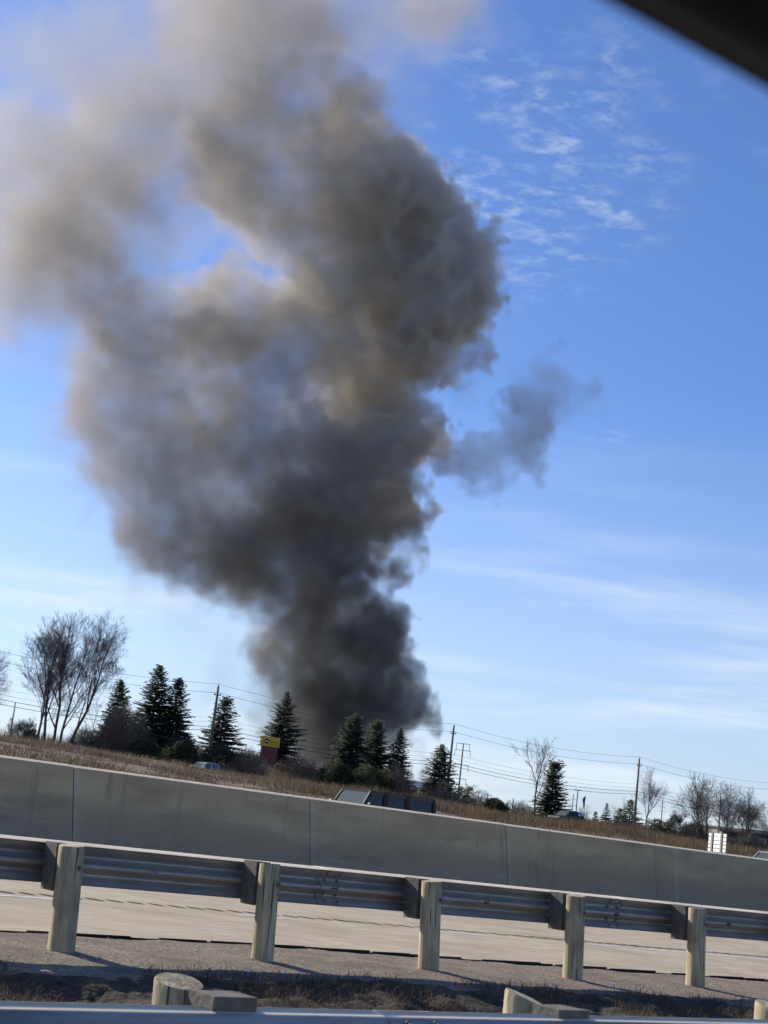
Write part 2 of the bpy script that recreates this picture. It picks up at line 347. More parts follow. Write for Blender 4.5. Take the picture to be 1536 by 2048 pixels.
# ------------------------------------------------------------------ terrain
def uslope(U): return -0.012*np.clip(np.asarray(U, float)-9.0, 0, 40)
_crest = [(-400, 1425), (-60, 1468), (0, 1476), (130, 1492), (250, 1512), (330, 1526), (430, 1545), (560, 1562), (650, 1577), (760, 1592), (900, 1614), (1050, 1639), (1150, 1650), (1250, 1661), (1350, 1682), (1420, 1693), (1536, 1708), (1900, 1750)]
_berm = [(-400, 1430), (-60, 1464), (100, 1484), (200, 1497), (300, 1504), (390, 1503), (520, 1517), (600, 1532), (700, 1552), (800, 1584), (850, 1598), (900, 1610), (1000, 1628), (1150, 1647), (1300, 1661), (1450, 1693), (1536, 1704), (1900, 1745)]
def _prof(lst, v):
    P = np.array([at_v(x, y, v) for x, y in lst]); return P[:, 0]/v, P[:, 2]
CT, CZ = _prof(_crest, 105.0); BT, BZ = _prof(_berm, 150.0)
def ground_z(U, V):
    U, V = np.broadcast_arrays(np.asarray(U, float), np.asarray(V, float)); Vs = np.maximum(V, 20.0)
    t = U/Vs; c = np.interp(t, CT, CZ); b = np.interp(t, BT, BZ)
    rows_v = [-1e5, 4.3, 4.6, 12.2, 28.3, 28.9, 44.2, 46.0, 58.0, 80.0, 105.0, 110.0, 126.0, 132.0, 150.0, 165.0, 210.0, 330.0, 1500.0, 1e5]
    one = np.ones_like(t)
    rows_z = [-0.08*one, -0.08*one, -0.2*one, -0.05*one, 0.05*one, 0.25*one, 0.85*one, 1.0*one, 1.0+0.22*(c-1.0), 1.0+0.62*(c-1.0), c, c-0.45, c-0.40, c-0.25+0.15*(b-c), b, b+0.2, b-0.8, 5.0*one, 4.0*one, 4.0*one]
    out = np.empty_like(t)
    k = np.clip(np.searchsorted(rows_v, V, side='right')-1, 0, len(rows_v)-2)
    R = np.stack(rows_z); rv = np.array(rows_v)
    w = (V-rv[k])/(rv[k+1]-rv[k]); idx = np.indices(t.shape)
    lo = np.take_along_axis(R, k[None], 0)[0]; hi = np.take_along_axis(R, (k+1)[None], 0)[0]
    out = lo*(1-w)+hi*w
    rough = np.clip((V-46)/10, 0, 1)*np.clip((600-V)/300, 0, 1)*(1-((V > 109) & (V < 127))*0.9)
    return out + rough*(fbm2(U*0.35, V*0.35, 3)-0.47)*0.5
def gz(U, V): return float(ground_z(np.array([U]), np.array([V]))[0])

def sheet(name, us, vs, zf, mats, midf=None, smooth=True):
    A, B = np.meshgrid(us, vs, indexing='ij'); Z = zf(A, B)
    nu, nv = A.shape; vv = np.stack([A, B, Z], -1).reshape(-1, 3)
    i = np.arange(nu-1)[:, None]*nv+np.arange(nv-1)[None]; i = i.ravel()
    f = np.stack([i, i+nv, i+nv+1, i+1], -1)
    mi = None
    if midf is not None:
        c = vv[f].mean(1); mi = midf(c[:, 0], c[:, 1])
    return link(name, np_mesh(name, vv, f, mi, smooth), mats)
us = np.unique(np.concatenate([np.linspace(-9000, -200, 12), np.linspace(-200, 0, 12), np.arange(0, 40, 4), np.arange(40, 260, 1.5), np.linspace(260, 600, 20), np.linspace(600, 9000, 12)]))
vs_ = np.unique(np.concatenate([np.linspace(-9000, -20, 8), [-8, 4.3, 4.6, 12.2, 28.3, 28.9, 44.2], np.arange(46, 170, 1.5), np.linspace(170, 340, 20), np.linspace(340, 12000, 14)]))
g = sheet('ground', us, vs_, ground_z, ['bank', 'field'], lambda u, v: (v > 340).astype(int)); tag(g, kind='structure')

# roads
near = sheet('near_road', np.array([-400, 0, 400.]), np.array([-9.0, 4.45]), lambda u, v: 0*u, ['concrete'], smooth=False); tag(near, kind='structure')
road_us = np.concatenate([[-300, -100, -20], np.arange(0, 60, 1.0), [100, 200, 500]])
def road_z(u, v): return 0.345 + (v-12.3)*-0.004 + uslope(u)
road = empty('road'); tag(road, kind='structure')
a1 = sheet('shoulder_slab', road_us, np.array([12.32, 14, 16.70]), road_z, ['concrete'], smooth=False); a1.parent = road
a2 = sheet('lane_slab', road_us, np.array([17.12, 20.8, 24.5, 28.3]), road_z, ['concrete'], smooth=False); a2.parent = road
# milled rumble strip: one flat dark lens-shaped sheet for a groove every 0.3 m
a3 = sheet('rumble_slab', road_us, np.array([16.70, 17.12]), lambda u, v: road_z(u, v), ['concrete'], smooth=False); a3.parent = road
gb = MB(); gp = [(.085*math.cos(2*math.pi*k/12), .19*math.sin(2*math.pi*k/12)) for k in range(12)]
gb.face([(x, y, .003) for x, y in gp]); gme = gb.mesh('groove')
for k in range(-6, 100):
    gu = 6.9+.3*k; o = link('groove', gme, 'groove', road, (gu+random.uniform(-.02, .02), 16.91+random.uniform(-.02, .02), float(road_z(gu, 16.91)))); o.scale = (random.uniform(.8, 1.1), random.uniform(.8, 1.1), 1)
# worn edge line and lane dashes as thin sheets
def stripe(u0, u1, v0, v1, name='edge_line'):
    uu = np.linspace(u0, u1, max(2, int((u1-u0)/0.25)))
    vv = np.array([v0, v1]); A, B = np.meshgrid(uu, vv, indexing='ij'); B = B+(vnoise2(A*3, B*9, 5)-0.5)*0.05
    Z = road_z(A, B)+0.004; i = np.arange(len(uu)-1)*2; f = np.stack([i, i+2, i+3, i+1], -1)
    return link(name, np_mesh(name, np.stack([A, B, Z], -1).reshape(-1, 3), f), ['paint'], road)
for a, b in ((7.0, 9.1), (11.6, 12.4), (15.0, 16.0), (18.3, 19.0), (19.4, 30.0)): stripe(a, b, 16.25, 16.42)
far_road = sheet('far_road', np.array([-400, 0, 100, 500.]), np.array([28.9, 36, 44.2]), lambda u, v: 0.5+(v-28.4)*0.0355+0*u, ['concrete'], smooth=False); tag(far_road, kind='structure')
svc = sheet('service_road', np.arange(20, 300, 3.0), np.array([110.5, 118, 125.5]), lambda u, v: np.maximum(ground_z(u, v), ground_z(u, np.full_like(v, 118.0)))+0.08, ['asphalt']); tag(svc, kind='structure')

# median between the two guardrails: soil bank rising to a gravel verge
def median_z(u, v):
    base = np.interp(v, [4.4, 5.4, 7.5, 9.0, 9.8, 10.3, 11.0, 12.4], [-0.02, 0.02, 0.07, 0.16, 0.255, 0.318, 0.345, 0.333])
    soil = np.clip((10.35-v)/0.6, 0, 1)
    lump = (fbm2(u*1.1, v*1.1, 21)-0.47)*0.20*soil + (fbm2(u*6, v*6, 33, 4)-0.44)*0.12*soil + (fbm2(u*3.0, v*3.0, 51, 4)-0.47)*0.028
    return base + lump + uslope(u)*np.interp(v, [4, 9], [0, 1])
mu_, mv_ = np.arange(-1.0, 30.0, 0.055), np.arange(4.44, 12.36, 0.055)
def med_mat(u, v): return (v > 10.12+(fbm2(u*1.3, v*1.3, 77)-0.47)*0.9).astype(int)
med = sheet('median_verge', mu_, mv_, median_z, ['soil', 'gravel'], med_mat); tag(med, kind='structure')
# ragged tar edge where the slab meets the verge
te = MB(); u = 0.0
while u < 34:
    L = random.uniform(0.15, 0.9); w = random.choice([0.003, 0.005, 0.008, 0.014]); z0 = float(road_z(u, 12.3))
    v0 = 12.335+random.uniform(-0.01, 0.01)
    te.box(u, u+L, v0-w, v0+w*0.6, z0-0.05, z0+0.010)
    u += L+random.choice([0.0, 0.0, 0.05, 0.3])
tar = te.build('tar_edge', 'edge', med)
tag(tar, kind='stuff')

# ------------------------------------------------------------------ grass, weeds, pebbles (uncountable)
def blades(name, P, H, Wd, lean, mats, mi, parent=None, segs=2):
    n = len(P); ang = rng.uniform(0, 2*np.pi, n); la = rng.uniform(0, 2*np.pi, n)
    side = np.stack([np.cos(ang), np.sin(ang), 0*ang], -1)*Wd[:, None]/2; ld = np.stack([np.cos(la), np.sin(la), 0*la], -1)*(lean*H)[:, None]
    up = np.array([0, 0, 1.0])
    v0, v1 = P-side, P+side; mid = P+up*(H*0.55)[:, None]+ld*0.3
    v2, v3 = mid-side*0.7, mid+side*0.7; tip = P+up*(H*(1-0.25*np.minimum(lean, 1.5)))[:, None]+ld
    v4, v5 = tip-side*0.15, tip+side*0.15
    V = np.stack([v0, v1, v3, v2, v5, v4], 1).reshape(-1, 3); b = np.arange(n)[:, None]*6
    F = np.concatenate([b+np.array([0, 1, 2, 3]), b+np.array([3, 2, 4, 5])]); M = np.concatenate([mi, mi])
    return link(name, np_mesh(name, V, F, M), mats, parent)
def in_view(n, v0, v1, x0=-60, x1=1600, pw=1.0):
    v = v0+(v1-v0)*rng.uniform(0, 1, n)**pw; t0, t1 = at_v(x0, 1500, 100.)[0]/100, at_v(x1, 1700, 100.)[0]/100
    return rng.uniform(t0, t1, n)*v, v
def field_grass(name, n, v0, v1, h0, h1, straw_share, seed, x0=-60, x1=1600, pw=1.0, wd=(0.02, 0.05), thr=0.45, lean=(0.1, 0.9)):
    u, v = in_view(n, v0, v1, x0, x1, pw); d = fbm2(u*0.25, v*0.25, seed); keep = d+rng.uniform(-0.10, 0.10, n) > thr; u, v, d = u[keep], v[keep], d[keep]
    P = np.stack([u, v, ground_z(u, v)-0.02], -1); m = len(u)
    H = rng.uniform(h0, h1, m)*(0.6+0.9*fbm2(u*0.12, v*0.12, seed+9)); Wd = rng.uniform(*wd, m); ln = rng.uniform(*lean, m)
    mi = (rng.uniform(0, 1, m) > straw_share*(0.4+1.2*fbm2(u*0.09, v*0.05, seed+4))).astype(int)
    o = blades(name, P, H, Wd, ln, ['straw', 'brown'], mi); return tag(o, kind='stuff')
tag(field_grass('bank_grass', 80000, 47, 102, 0.12, 0.50, 0.30, 5, pw=0.8, lean=(0.4, 1.6)), 'short dead brown grass on the bank behind the concrete wall', 'grass')
tag(field_grass('crest_grass', 42000, 97, 109.5, 0.15, 0.55, 1.2, 6, lean=(0.3, 1.3)), 'pale straw grass along the crest of the bank', 'grass')
tag(field_grass('berm_weeds', 60000, 127, 156, 0.4, 1.2, 0.45, 7, lean=(0.05, 0.5)), 'tall brown weeds on the berm behind the service road', 'weeds')
tag(field_grass('verge_reeds', 30000, 84, 108, 0.3, 0.95, 0.25, 8, x0=560, x1=1600, lean=(0.05, 0.5)), 'tall reddish brown weeds beside the service road', 'weeds')
# verge in the median
n = 34000; u = rng.uniform(3, 24, n); v = rng.uniform(8.6, 10.25, n); k = fbm2(u*1.6, v*1.6, 91) > 0.44; u, v = u[k], v[k]; m = len(u)
o = blades('soil_weeds', np.stack([u, v, median_z(u, v)-0.005], -1), rng.uniform(0.03, 0.14, m), rng.uniform(0.003, 0.007, m), rng.uniform(0.4, 1.9, m), ['straw', 'brown', 'soil'], rng.choice([0, 1, 2], m, p=[.16, .5, .34]))
tag(o, 'matted dead weeds on the dark soil of the median', 'weeds', kind='stuff')
n = 500; u = rng.uniform(4, 24, n); v = rng.uniform(10.2, 12.2, n); k = fbm2(u*2.2, v*2.2, 17) > 0.56; u, v = u[k], v[k]; m = len(u)
o = blades('verge_stubble', np.stack([u, v, median_z(u, v)-0.005], -1), rng.uniform(0.02, 0.06, m), rng.uniform(0.002, 0.004, m), rng.uniform(0.3, 1.4, m), ['straw', 'brown', 'soil'], rng.choice([0, 1, 2], m, p=[.15, .35, .5]))
tag(o, 'sparse dry stubble on the gravel verge', 'stubble', kind='stuff')
n = 4500; u = rng.uniform(3, 26, n); v = np.concatenate([rng.uniform(10.2, 12.3, n*3//4), rng.uniform(12.4, 16.6, n-n*3//4)]); zz = np.where(v < 12.32, median_z(u, v), road_z(u, v))
s = rng.uniform(0.003, 0.011, n)*np.where(rng.uniform(0, 1, n) > 0.95, 2.2, 1.0); s = np.where(v > 12.32, s*0.5, s)
oct_ = np.array([(1, 0, 0), (0, 1, 0), (-1, 0, 0), (0, -1, 0), (0, 0, .35), (0, 0, -.35)]); of = np.array([(0, 1, 4), (1, 2, 4), (2, 3, 4), (3, 0, 4), (1, 0, 5), (2, 1, 5), (3, 2, 5), (0, 3, 5)])
V = (np.stack([u, v, zz+s*0.3], -1)[:, None]+oct_[None]*s[:, None, None]*rng.uniform(0.6, 1.3, (n, 6, 1))).reshape(-1, 3)
o = link('pebbles', np_mesh('pebbles', V, (np.arange(n)[:, None, None]*6+of[None]).reshape(-1, 3)), 'pebble'); tag(o, 'loose pebbles scattered on the gravel verge and slab edge', 'pebbles', kind='stuff')

# scraps of litter in the median
def litter(x, y, z, s, m, name, label, cat):
    p = at_z(x, y, z); zz = float(median_z(p[0], p[1])); b = MB(); r = random.Random(int(x))
    n = 5; top = [(s*math.cos(2*math.pi*k/n)*r.uniform(.5, 1), s*.6*math.sin(2*math.pi*k/n)*r.uniform(.5, 1), s*r.uniform(.1, .5)) for k in range(n)]
    for k in range(n):
        a, c = top[k], top[(k+1) % n]; b.face([(0, 0, s*.45), a, c]); b.face([(0, 0, s*.45-.004), (c[0], c[1], c[2]-.004), (a[0], a[1], a[2]-.004)])
        b.face([a, (a[0], a[1], a[2]-.004), (c[0], c[1], c[2]-.004), c])
    tag(b.build(name, m, None, (p[0], p[1], zz+0.005)), label, cat)
litter(490, 1976, 0.2, 0.06, 'litter', 'paper_scrap', 'crumpled white paper scrap on the dark soil beside a sawn post top', 'litter')
litter(105, 2006, 0.16, 0.05, 'litterr', 'wrapper', 'small red and white wrapper lying in the dead weeds', 'litter')
litter(1222, 2003, 0.16, 0.07, 'litter', 'foam_piece', 'pale rounded piece of foam on the soil of the median', 'litter')
litter(455, 1990, 0.18, 0.04, 'pebble', 'stone', 'grey stone half buried in the dark median soil', 'stone')

# ------------------------------------------------------------------ concrete wall
WV = 28.0
_tops = [(148, 1535), (620, 1595), (1012, 1650), (1345, 1695)]; _bots = [(133, 1675), (615, 1725), (1012, 1770), (1347, 1800)]
JU = [at_v(x, y, WV)[0] for x, y in _tops]; lean = np.mean([(at_v(*a, WV)[0]-at_v(*b, WV)[0])/(at_v(*a, WV)[2]-at_v(*b, WV)[2]) for a, b in zip(_tops, _bots)])
step = (JU[3]-JU[0])/3
JU = [JU[0]-step*k for k in range(3, 0, -1)]+JU+[JU[3]+step*k for k in range(1, 6)]
wall = empty('concrete_wall', (0, 0, 0), 0, 'tall weathered grey concrete barrier wall with sunlit top edge between the carriageways', 'wall')
def wtop(u): return 2.05-0.0028*(u-18)
for k, (a, b) in enumerate(zip(JU, JU[1:])):
    mb = MB(); z0 = 0.15; cuts = [a+0.011, b-0.011]
    jig = (random.uniform(-0.006, 0.006), random.uniform(-0.008, 0.008))
    for j in range(1):
        u0, u1 = cuts[j]-a, cuts[j+1]-a; rec = 0.0
        def P(u, v, z): return (u+lean*(z-2.05), v+jig[0], z)
        zt0, zt1 = wtop(a+u0)+jig[1], wtop(a+u1)+jig[1]; c = 0.02
        c = 0.012; A = [(-0.20+rec, z0), (-0.10+rec, 0.5), (0.0+rec, zt0-c), (c*0.5+rec, zt0-0.004-rec*0.2), (0.26, zt0+0.042), (0.29, zt0+0.01), (0.34, z0)]
        B = [(q[0], q[1]+(zt1-zt0 if i in (2, 3, 4, 5) else 0)) for i, q in enumerate(A)]
        for i in range(len(A)-1):
            mb.face([P(u0, *A[i]), P(u1, *B[i]), P(u1, *B[i+1]), P(u0, *A[i+1])], 1 if i in (2, 3) else 0)  # sloped cap faces get the painted sunlit tone
        mb.face([P(u0, *q) for q in A][::-1] if False else [P(u0, *q) for q in A]); mb.face([P(u1, *q) for q in B][::-1])
    mb.build('panel', ['wall', 'lit_cap'], wall, (a, WV, 0))

# ------------------------------------------------------------------ guardrails
_wp = [(0.000, 0.000), (0.020, 0.005), (0.030, 0.020), (0.062, 0.060), (0.078, 0.072), (0.082, 0.084), (0.078, 0.096), (0.062, 0.108), (0.014, 0.132), (0.003, 0.137), (0.0, 0.156)]
WP = [(d, z) for d, z in _wp]+[(d, 0.312-z) for d, z in _wp[-2::-1]]     # depth towards the traffic, height from the lower edge
def rail_mesh(L, side, slots, lap=0.0):
    """W-beam; local x along the rail, y*side towards the traffic. Slots are open holes in the centre fold."""
    xs = [0.0]
    for s_ in slots: xs += [s_-0.04, s_+0.04]
    xs.append(L); rows = list(WP); ci = len(rows)//2
    rows = rows[:ci]+[(0.0, 0.138), (0.0, 0.174)]+rows[ci+1:]
    rows = rows+([(0.012, 0.314), (0.150, 0.334)] if side > 0 else [(-0.01, 0.314), (-0.085, 0.324)])  # top lip added to carry the painted sunlit line
    n = len(rows); V, F, MI = [], [], []
    th = 0.004
    for t in (0, 1):
        for x in xs: V += [(x, side*(d+lap+t*th), z) for d, z in rows]
    off = len(xs)*n
    for t in (0, 1):
        for i in range(len(xs)-1):
            for j in range(n-1):
                if i % 2 == 1 and j == ci: continue
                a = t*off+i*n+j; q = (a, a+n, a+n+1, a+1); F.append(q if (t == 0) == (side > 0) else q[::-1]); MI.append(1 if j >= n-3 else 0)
    for i in range(len(xs)-1):
        for j in (0, n-1):
            a = i*n+j; F.append((a, a+n, a+n+off, a+off))
    for j in range(n-1):
        for a in (j, (len(xs)-1)*n+j): F.append((a, a+1, a+1+off, a+off))
    MI += [0]*(len(F)-len(MI)); me = bpy.data.meshes.new('rail'); me.from_pydata(V, [], F); me.polygons.foreach_set('material_index', MI); me.polygons.foreach_set('use_smooth', [True]*len(F)); me.update()
    return me
def post_mesh(r, h, tilt, seed, n=20):
    rr = random.Random(seed); V, F = [], []; ph = [rr.uniform(0, 6.28) for _ in range(3)]
    zs = [0, .06, .12, .25, .4, .55, .7, .82, .92, .985, 1.0]
    for k, s_ in enumerate(zs):
        for i in range(n):
            a = 2*math.pi*i/n
            w = r*(1.06-0.08*s_)*(1+0.025*math.sin(2*a+ph[0])+0.015*math.sin(3*a+ph[1]+3*s_)+rr.uniform(-.008, .008))
            if k == len(zs)-1: w *= 0.965
            z = h*s_ + (tilt*w*math.sin(a+0.4) if s_ > 0.9 else 0)
            V.append((w*math.cos(a), w*math.sin(a), z))
    for k in range(len(zs)-1):
        for i in range(n): F.append((k*n+i, k*n+(i+1) % n, (k+1)*n+(i+1) % n, (k+1)*n+i))
    b = (len(zs)-1)*n; V.append((0, 0, sum(V[b+i][2] for i in range(n))/n)); c = len(V)-1
    for i in range(n): F.append((b+i, b+(i+1) % n, c))
    me = bpy.data.meshes.new('post'); me.from_pydata(V, [], F); me.polygons.foreach_set('use_smooth', [True]*((len(zs)-2)*n)+[False]*(len(F)-(len(zs)-2)*n)); me.update(); return me
def bolt_obj(parent, loc, axis_y, r=0.016):
    b = MB(); b.tube([(0, 0, 0), (0, axis_y*0.006, 0)], r*1.5, 10); b.tube([(0, axis_y*0.006, 0), (0, axis_y*0.022, 0)], r, 6, smooth=False)
    return b.build('bolt', 'bolt', parent, loc)
def block_obj(parent, u, v0, v1, z0, z1, lean_, w=0.075):
    mb = MB(); sgn = 1 if v1 > v0 else -1
    def hx(ua, ub, va, vb, za, zb):
        va, vb = min(va, vb), max(va, vb)
        mb.hexa([(ua+lean_*(za-z1), va, za), (ub+lean_*(za-z1), va, za), (ub+lean_*(za-z1), vb, za), (ua+lean_*(za-z1), vb, za), (ua+lean_*(zb-z1), va, zb), (ub+lean_*(zb-z1), va, zb), (ub+lean_*(zb-z1), vb, zb), (ua+lean_*(zb-z1), vb, zb)])
    hx(-w*0.7, w*0.7, v0, v0+sgn*0.035, z0+0.01, z1-0.012)
    hx(-w, w, v0+sgn*0.035, v1, z0, z1)
    return mb.build('block', 'block', parent, (u, 0, 0))

# far rail of the median: posts on this side, beam on the far side
gm = empty('guardrail', (0, 11.0, 0), 0, 'W-beam guardrail on round timber posts along the gravel verge, seen from behind', 'guardrail')
tops = [(147, 1691), (545, 1728), (867, 1762), (1155, 1791), (1398, 1816)]; bots = [(127, 1898), (528, 1920), (861, 1938), (1148, 1962), (1393, 1983)]
PU = []
for k, (t_, b_) in enumerate(zip(tops, bots)): T, B = at_v(*t_, 10.98), at_v(*b_, 10.98); PU.append((T[0], B[0], T[2]))
sp_ = (PU[4][0]-PU[0][0])/4
allp = [(PU[0][0]-sp_*k, PU[0][0]-sp_*k+0.05, 1.15) for k in (2, 1)]+PU+[(PU[4][0]+sp_*k, PU[4][0]+sp_*k+0.05, 1.12-0.02*k) for k in range(1, 6)]
for k, (ut, ub, zt) in enumerate(allp):
    zb = float(median_z(ub, 11.0))-0.12; h = zt-zb
    p = link('post', post_mesh(0.098*random.Random(k).uniform(.93, 1.05), h, 0.06*((k % 3)-1), 40+k), 'timber', gm, (ub, 0, zb))
    p.rotation_euler = (random.Random(k+5).uniform(-.02, .02), -math.atan2(ub-ut, h), 0)
    lr = (ut-ub)/h
    bo = bolt_obj(gm, (ut+0.035-0.18*lr, -0.094, zt-0.165), -1, 0.015)
    block_obj(gm, ut, 0.075, 0.30, zt-0.365, zt+0.004, lr)
rail_u0 = PU[0][0]+sp_*0.5-sp_*2*2
for k in range(6):
    u0 = PU[1][0]+sp_*0.5+(k-2)*sp_*2-0.16; L = sp_*2+0.32; sl_ = [sp_*s_+0.16+dx for s_, dx in ((0, 0.0), (1, 0), (2, 0))]
    z = 1.152-0.32+(-0.0035*max(0, u0-6)); r = link('rail', rail_mesh(L, 1, sl_, 0.006*(k % 2)), ['steel', 'lit_lip'], gm, (u0, 0.30, z)); r.rotation_euler = (0, 0.0035, 0)
    for dx in (0.09, 0.30-0.06):
        for dz in (0.035, 0.095, 0.217, 0.277):
            uu = u0+dx-0.005; bolt_obj(r, (dx-0.005, np.interp(dz, [z_ for _, z_ in WP], [d_ for d_, _ in WP])-0.004, dz), -1, 0.010)

# near rail: beam on this side
gn = empty('guardrail', (0, 5.15, 0), 0, 'W-beam guardrail with smooth blue grey traffic face beside the camera car, sawn post tops behind', 'guardrail')
NT = [at_v(x, y, 5.15) for x, y in ((362, 1957), (1052, 1996), (1548, 2026))]; ns = (NT[2][0]-NT[0][0])/2
nps = [(NT[0][0]-ns, 0.93, 0.15)]+[(NT[0][0]+0.045, 0.895, 0.0), (NT[1][0], 0.88, 0.55), (NT[2][0], 0.875, 0.05)]+[(NT[2][0]+ns*k, 0.88, 0.1) for k in range(1, 7)]
for k, (u, zt, tl) in enumerate(nps):
    zb = float(median_z(u, 5.15))-0.12; me = post_mesh(0.096, zt-zb, 0.0, 80+k)
    co = np.empty(len(me.vertices)*3); me.vertices.foreach_get('co', co); co = co.reshape(-1, 3); top = co[:, 2] > (zt-zb)*0.9
    co[top, 2] += -tl*0.6*co[top, 0]*0.7+0.22*co[top, 1]; me.vertices.foreach_set('co', co.ravel())      # saw cut, not level
    p = link('post', me, 'timber', gn, (u, 0, zb)); p.rotation_euler = (0.0, -0.05 if k == 1 else -0.01, 0)
    block_obj(gn, u+0.02, -0.085, -0.285, zt-0.42, zt-0.015, 0.0, 0.1)
for k in range(4):
    u0 = NT[0][0]+ns*0.5+(k-1)*ns*2-0.16; r = link('rail', rail_mesh(ns*2+0.32, -1, [ns*s_+0.16 for s_ in (0, 1, 2)], 0.006*(k % 2)), ['steel', 'lit_lip'], gn, (u0, -0.30, 0.824-0.312))
    for dx in (0.09, 0.24):
        for dz in (0.03, 0.095, 0.217, 0.285):
            bolt_obj(r, (dx, -0.008-np.interp(dz, [z_ for _, z_ in WP], [d_ for d_, _ in WP]), dz), -1, 0.014)

# ------------------------------------------------------------------ vehicles (local x = forward, y = left, z up)
def wheel(parent, x, y, r, w=0.22):
    s_ = 1 if y > 0 else -1; wh = empty('wheel', (x, y, r)); wh.parent = parent
    b = MB(); b.tube([(0, -w/2, 0), (0, -w/2+.03, 0), (0, w/2-.03, 0), (0, w/2, 0)], [r*.9, r, r, r*.9], 24); b.build('tyre', 'tyre', wh)
    b = MB(); b.tube([(0, s_*(w/2-.02), 0), (0, s_*(w/2+.006), 0)], [r*.62, r*.58], 18)
    for k in range(5):
        a = 2*math.pi*k/5; b.bar((0, s_*(w/2+.012), 0), (r*.55*math.cos(a), s_*(w/2+.010), r*.55*math.sin(a)), .06, .02)
    b.build('rim', 'rim', wh)
def car(name, label, cat, loc, rz, sp, group=None):
    root = empty(name, loc, rz, label, cat, group); W2 = sp['w']/2; belt, roof = sp['belt'], sp['roof']; ri = sp.get('inset', .12); pm = sp['paint']
    # lower body: side outline swept across the width, rounded shoulders
    prof = sp['body']; mb = MB(); ys = [(-W2, .94), (-W2+.05, 1.0), (W2-.05, 1.0), (W2, .94)]
    cx_ = sum(p[0] for p in prof)/len(prof); cz_ = .6
    rings = []
    for y, s_ in ys:
        b = len(mb.v); mb.v += [(cx_+(x-cx_)*(0.985+.015*(s_ == 1.0)), y, cz_+(z-cz_)*s_) for x, z in prof]; rings.append(b)
    n = len(prof)
    for A, B in zip(rings, rings[1:]):
        for k in range(n): mb.f.append((A+k, A+(k+1) % n, B+(k+1) % n, B+k)); mb.m.append(0); mb.sm.append(False)
    mb.f.append(tuple(range(rings[0], rings[0]+n))[::-1]); mb.f.append(tuple(range(rings[-1], rings[-1]+n))); mb.m += [0, 0]; mb.sm += [False, False]
    mb.build('body', pm, root)
    # roof and pillars
    pil = sp['pillars']                                   # (x at belt, x at roof, width) front to rear
    rb = MB(); x0, x1 = pil[0][1], pil[-1][1]; yr = W2-ri; bd = sp.get('band', .07); segs = 6
    zr = lambda x: roof-sp.get('droop', 0)*((x-(x0+x1)/2)/((x0-x1)/2))**2
    xs = [x0+(x1-x0)*k/segs for k in range(segs+1)]
    for k in range(segs):
        for (ya, za), (yb, zb) in zip([(-yr, -.05), (-yr+.02, -.012), (-yr*.6, 0), (yr*.6, 0), (yr-.02, -.012)], [(-yr+.02, -.012), (-yr*.6, 0), (yr*.6, 0), (yr-.02, -.012), (yr, -.05)]):
            rb.face([(xs[k], ya, zr(xs[k])+za), (xs[k], yb, zr(xs[k])+zb), (xs[k+1], yb, zr(xs[k+1])+zb), (xs[k+1], ya, zr(xs[k+1])+za)], 0, True)
            rb.face([(xs[k], ya, zr(xs[k])-.06), (xs[k+1], ya, zr(xs[k+1])-.06), (xs[k+1], yb, zr(xs[k+1])-.06), (xs[k], yb, zr(xs[k])-.06)], 0, True)
    for s_ in (-1, 1):
        for k in range(segs): rb.bar((xs[k], s_*yr, zr(xs[k])-.01-bd/2), (xs[k+1], s_*yr, zr(xs[k+1])-.01-bd/2), .05, bd)
    rb.bar((x0, -yr, zr(x0)-.04), (x0, yr, zr(x0)-.04), .06, .06); rb.bar((x1, -yr, zr(x1)-.04), (x1, yr, zr(x1)-.04), .06, .06)
    rb.build('roof', sp.get('roofmat', pm), root)
    for s_ in (-1, 1):
        for k, (xb, xt, wd) in enumerate(pil):
            b = MB(); b.bar((xb, s_*(W2-.045), belt-.03), (xt, s_*yr, zr(xt)-.05), .05, wd, up=(1, 0, 0)); b.build('pillar', sp.get('pilmat', pm), root)
        for k in range(len(pil)-1):
            a, c = pil[k], pil[k+1]; g_ = MB(); yb, yt = s_*(W2-.055), s_*(yr-.008)
            for e in (0, .006):
                q = [(a[0]-a[2]*.3, yb+e, belt-.02), (c[0]+c[2]*.3, yb+e, belt-.02), (c[1]+c[2]*.3, yt+e, zr(c[1])-bd), (a[1]-a[2]*.3, yt+e, zr(a[1])-bd)]; g_.face(q if e else q[::-1])
            g_.build('side_window', sp.get('sideglass', 'tinted'), root)
    for nm, (xb, xt, wd), gm_ in (('windshield', pil[0], 'windshield'), ('rear_window', pil[-1], sp.get('sideglass', 'tinted'))):
        g_ = MB()
        for e in (0, .006): g_.face([(xb+e, -W2+.07, belt-.02), (xb+e, W2-.07, belt-.02), (xt+e, yr-.03, zr(xt)-.05), (xt+e, -yr+.03, zr(xt)-.05)])
        g_.build(nm, gm_, root)
    # cabin floor, seats, dash
    b = MB(); b.box(pil[-1][0]+.1, pil[0][0]-.05, -W2+.1, W2-.1, belt-.5, belt-.42); b.build('cabin_floor', 'seat', root)
    for sx in sp.get('seats', []):
        for y in (-.38, .38):
            b = MB(); b.bar((sx, y, belt-.45), (sx-.16, y, belt+.28), .44, .14, up=(1, 0, 0)); b.bar((sx-.17, y, belt+.28), (sx-.20, y, belt+.46), .22, .09, up=(1, 0, 0)); b.build('seat', 'seat', root)
    b = MB(); b.tube([(pil[0][0]-.42, .38, belt-.02), (pil[0][0]-.45, .38, belt+.0)], .18, 14); b.build('steering_wheel', 'seat', root)
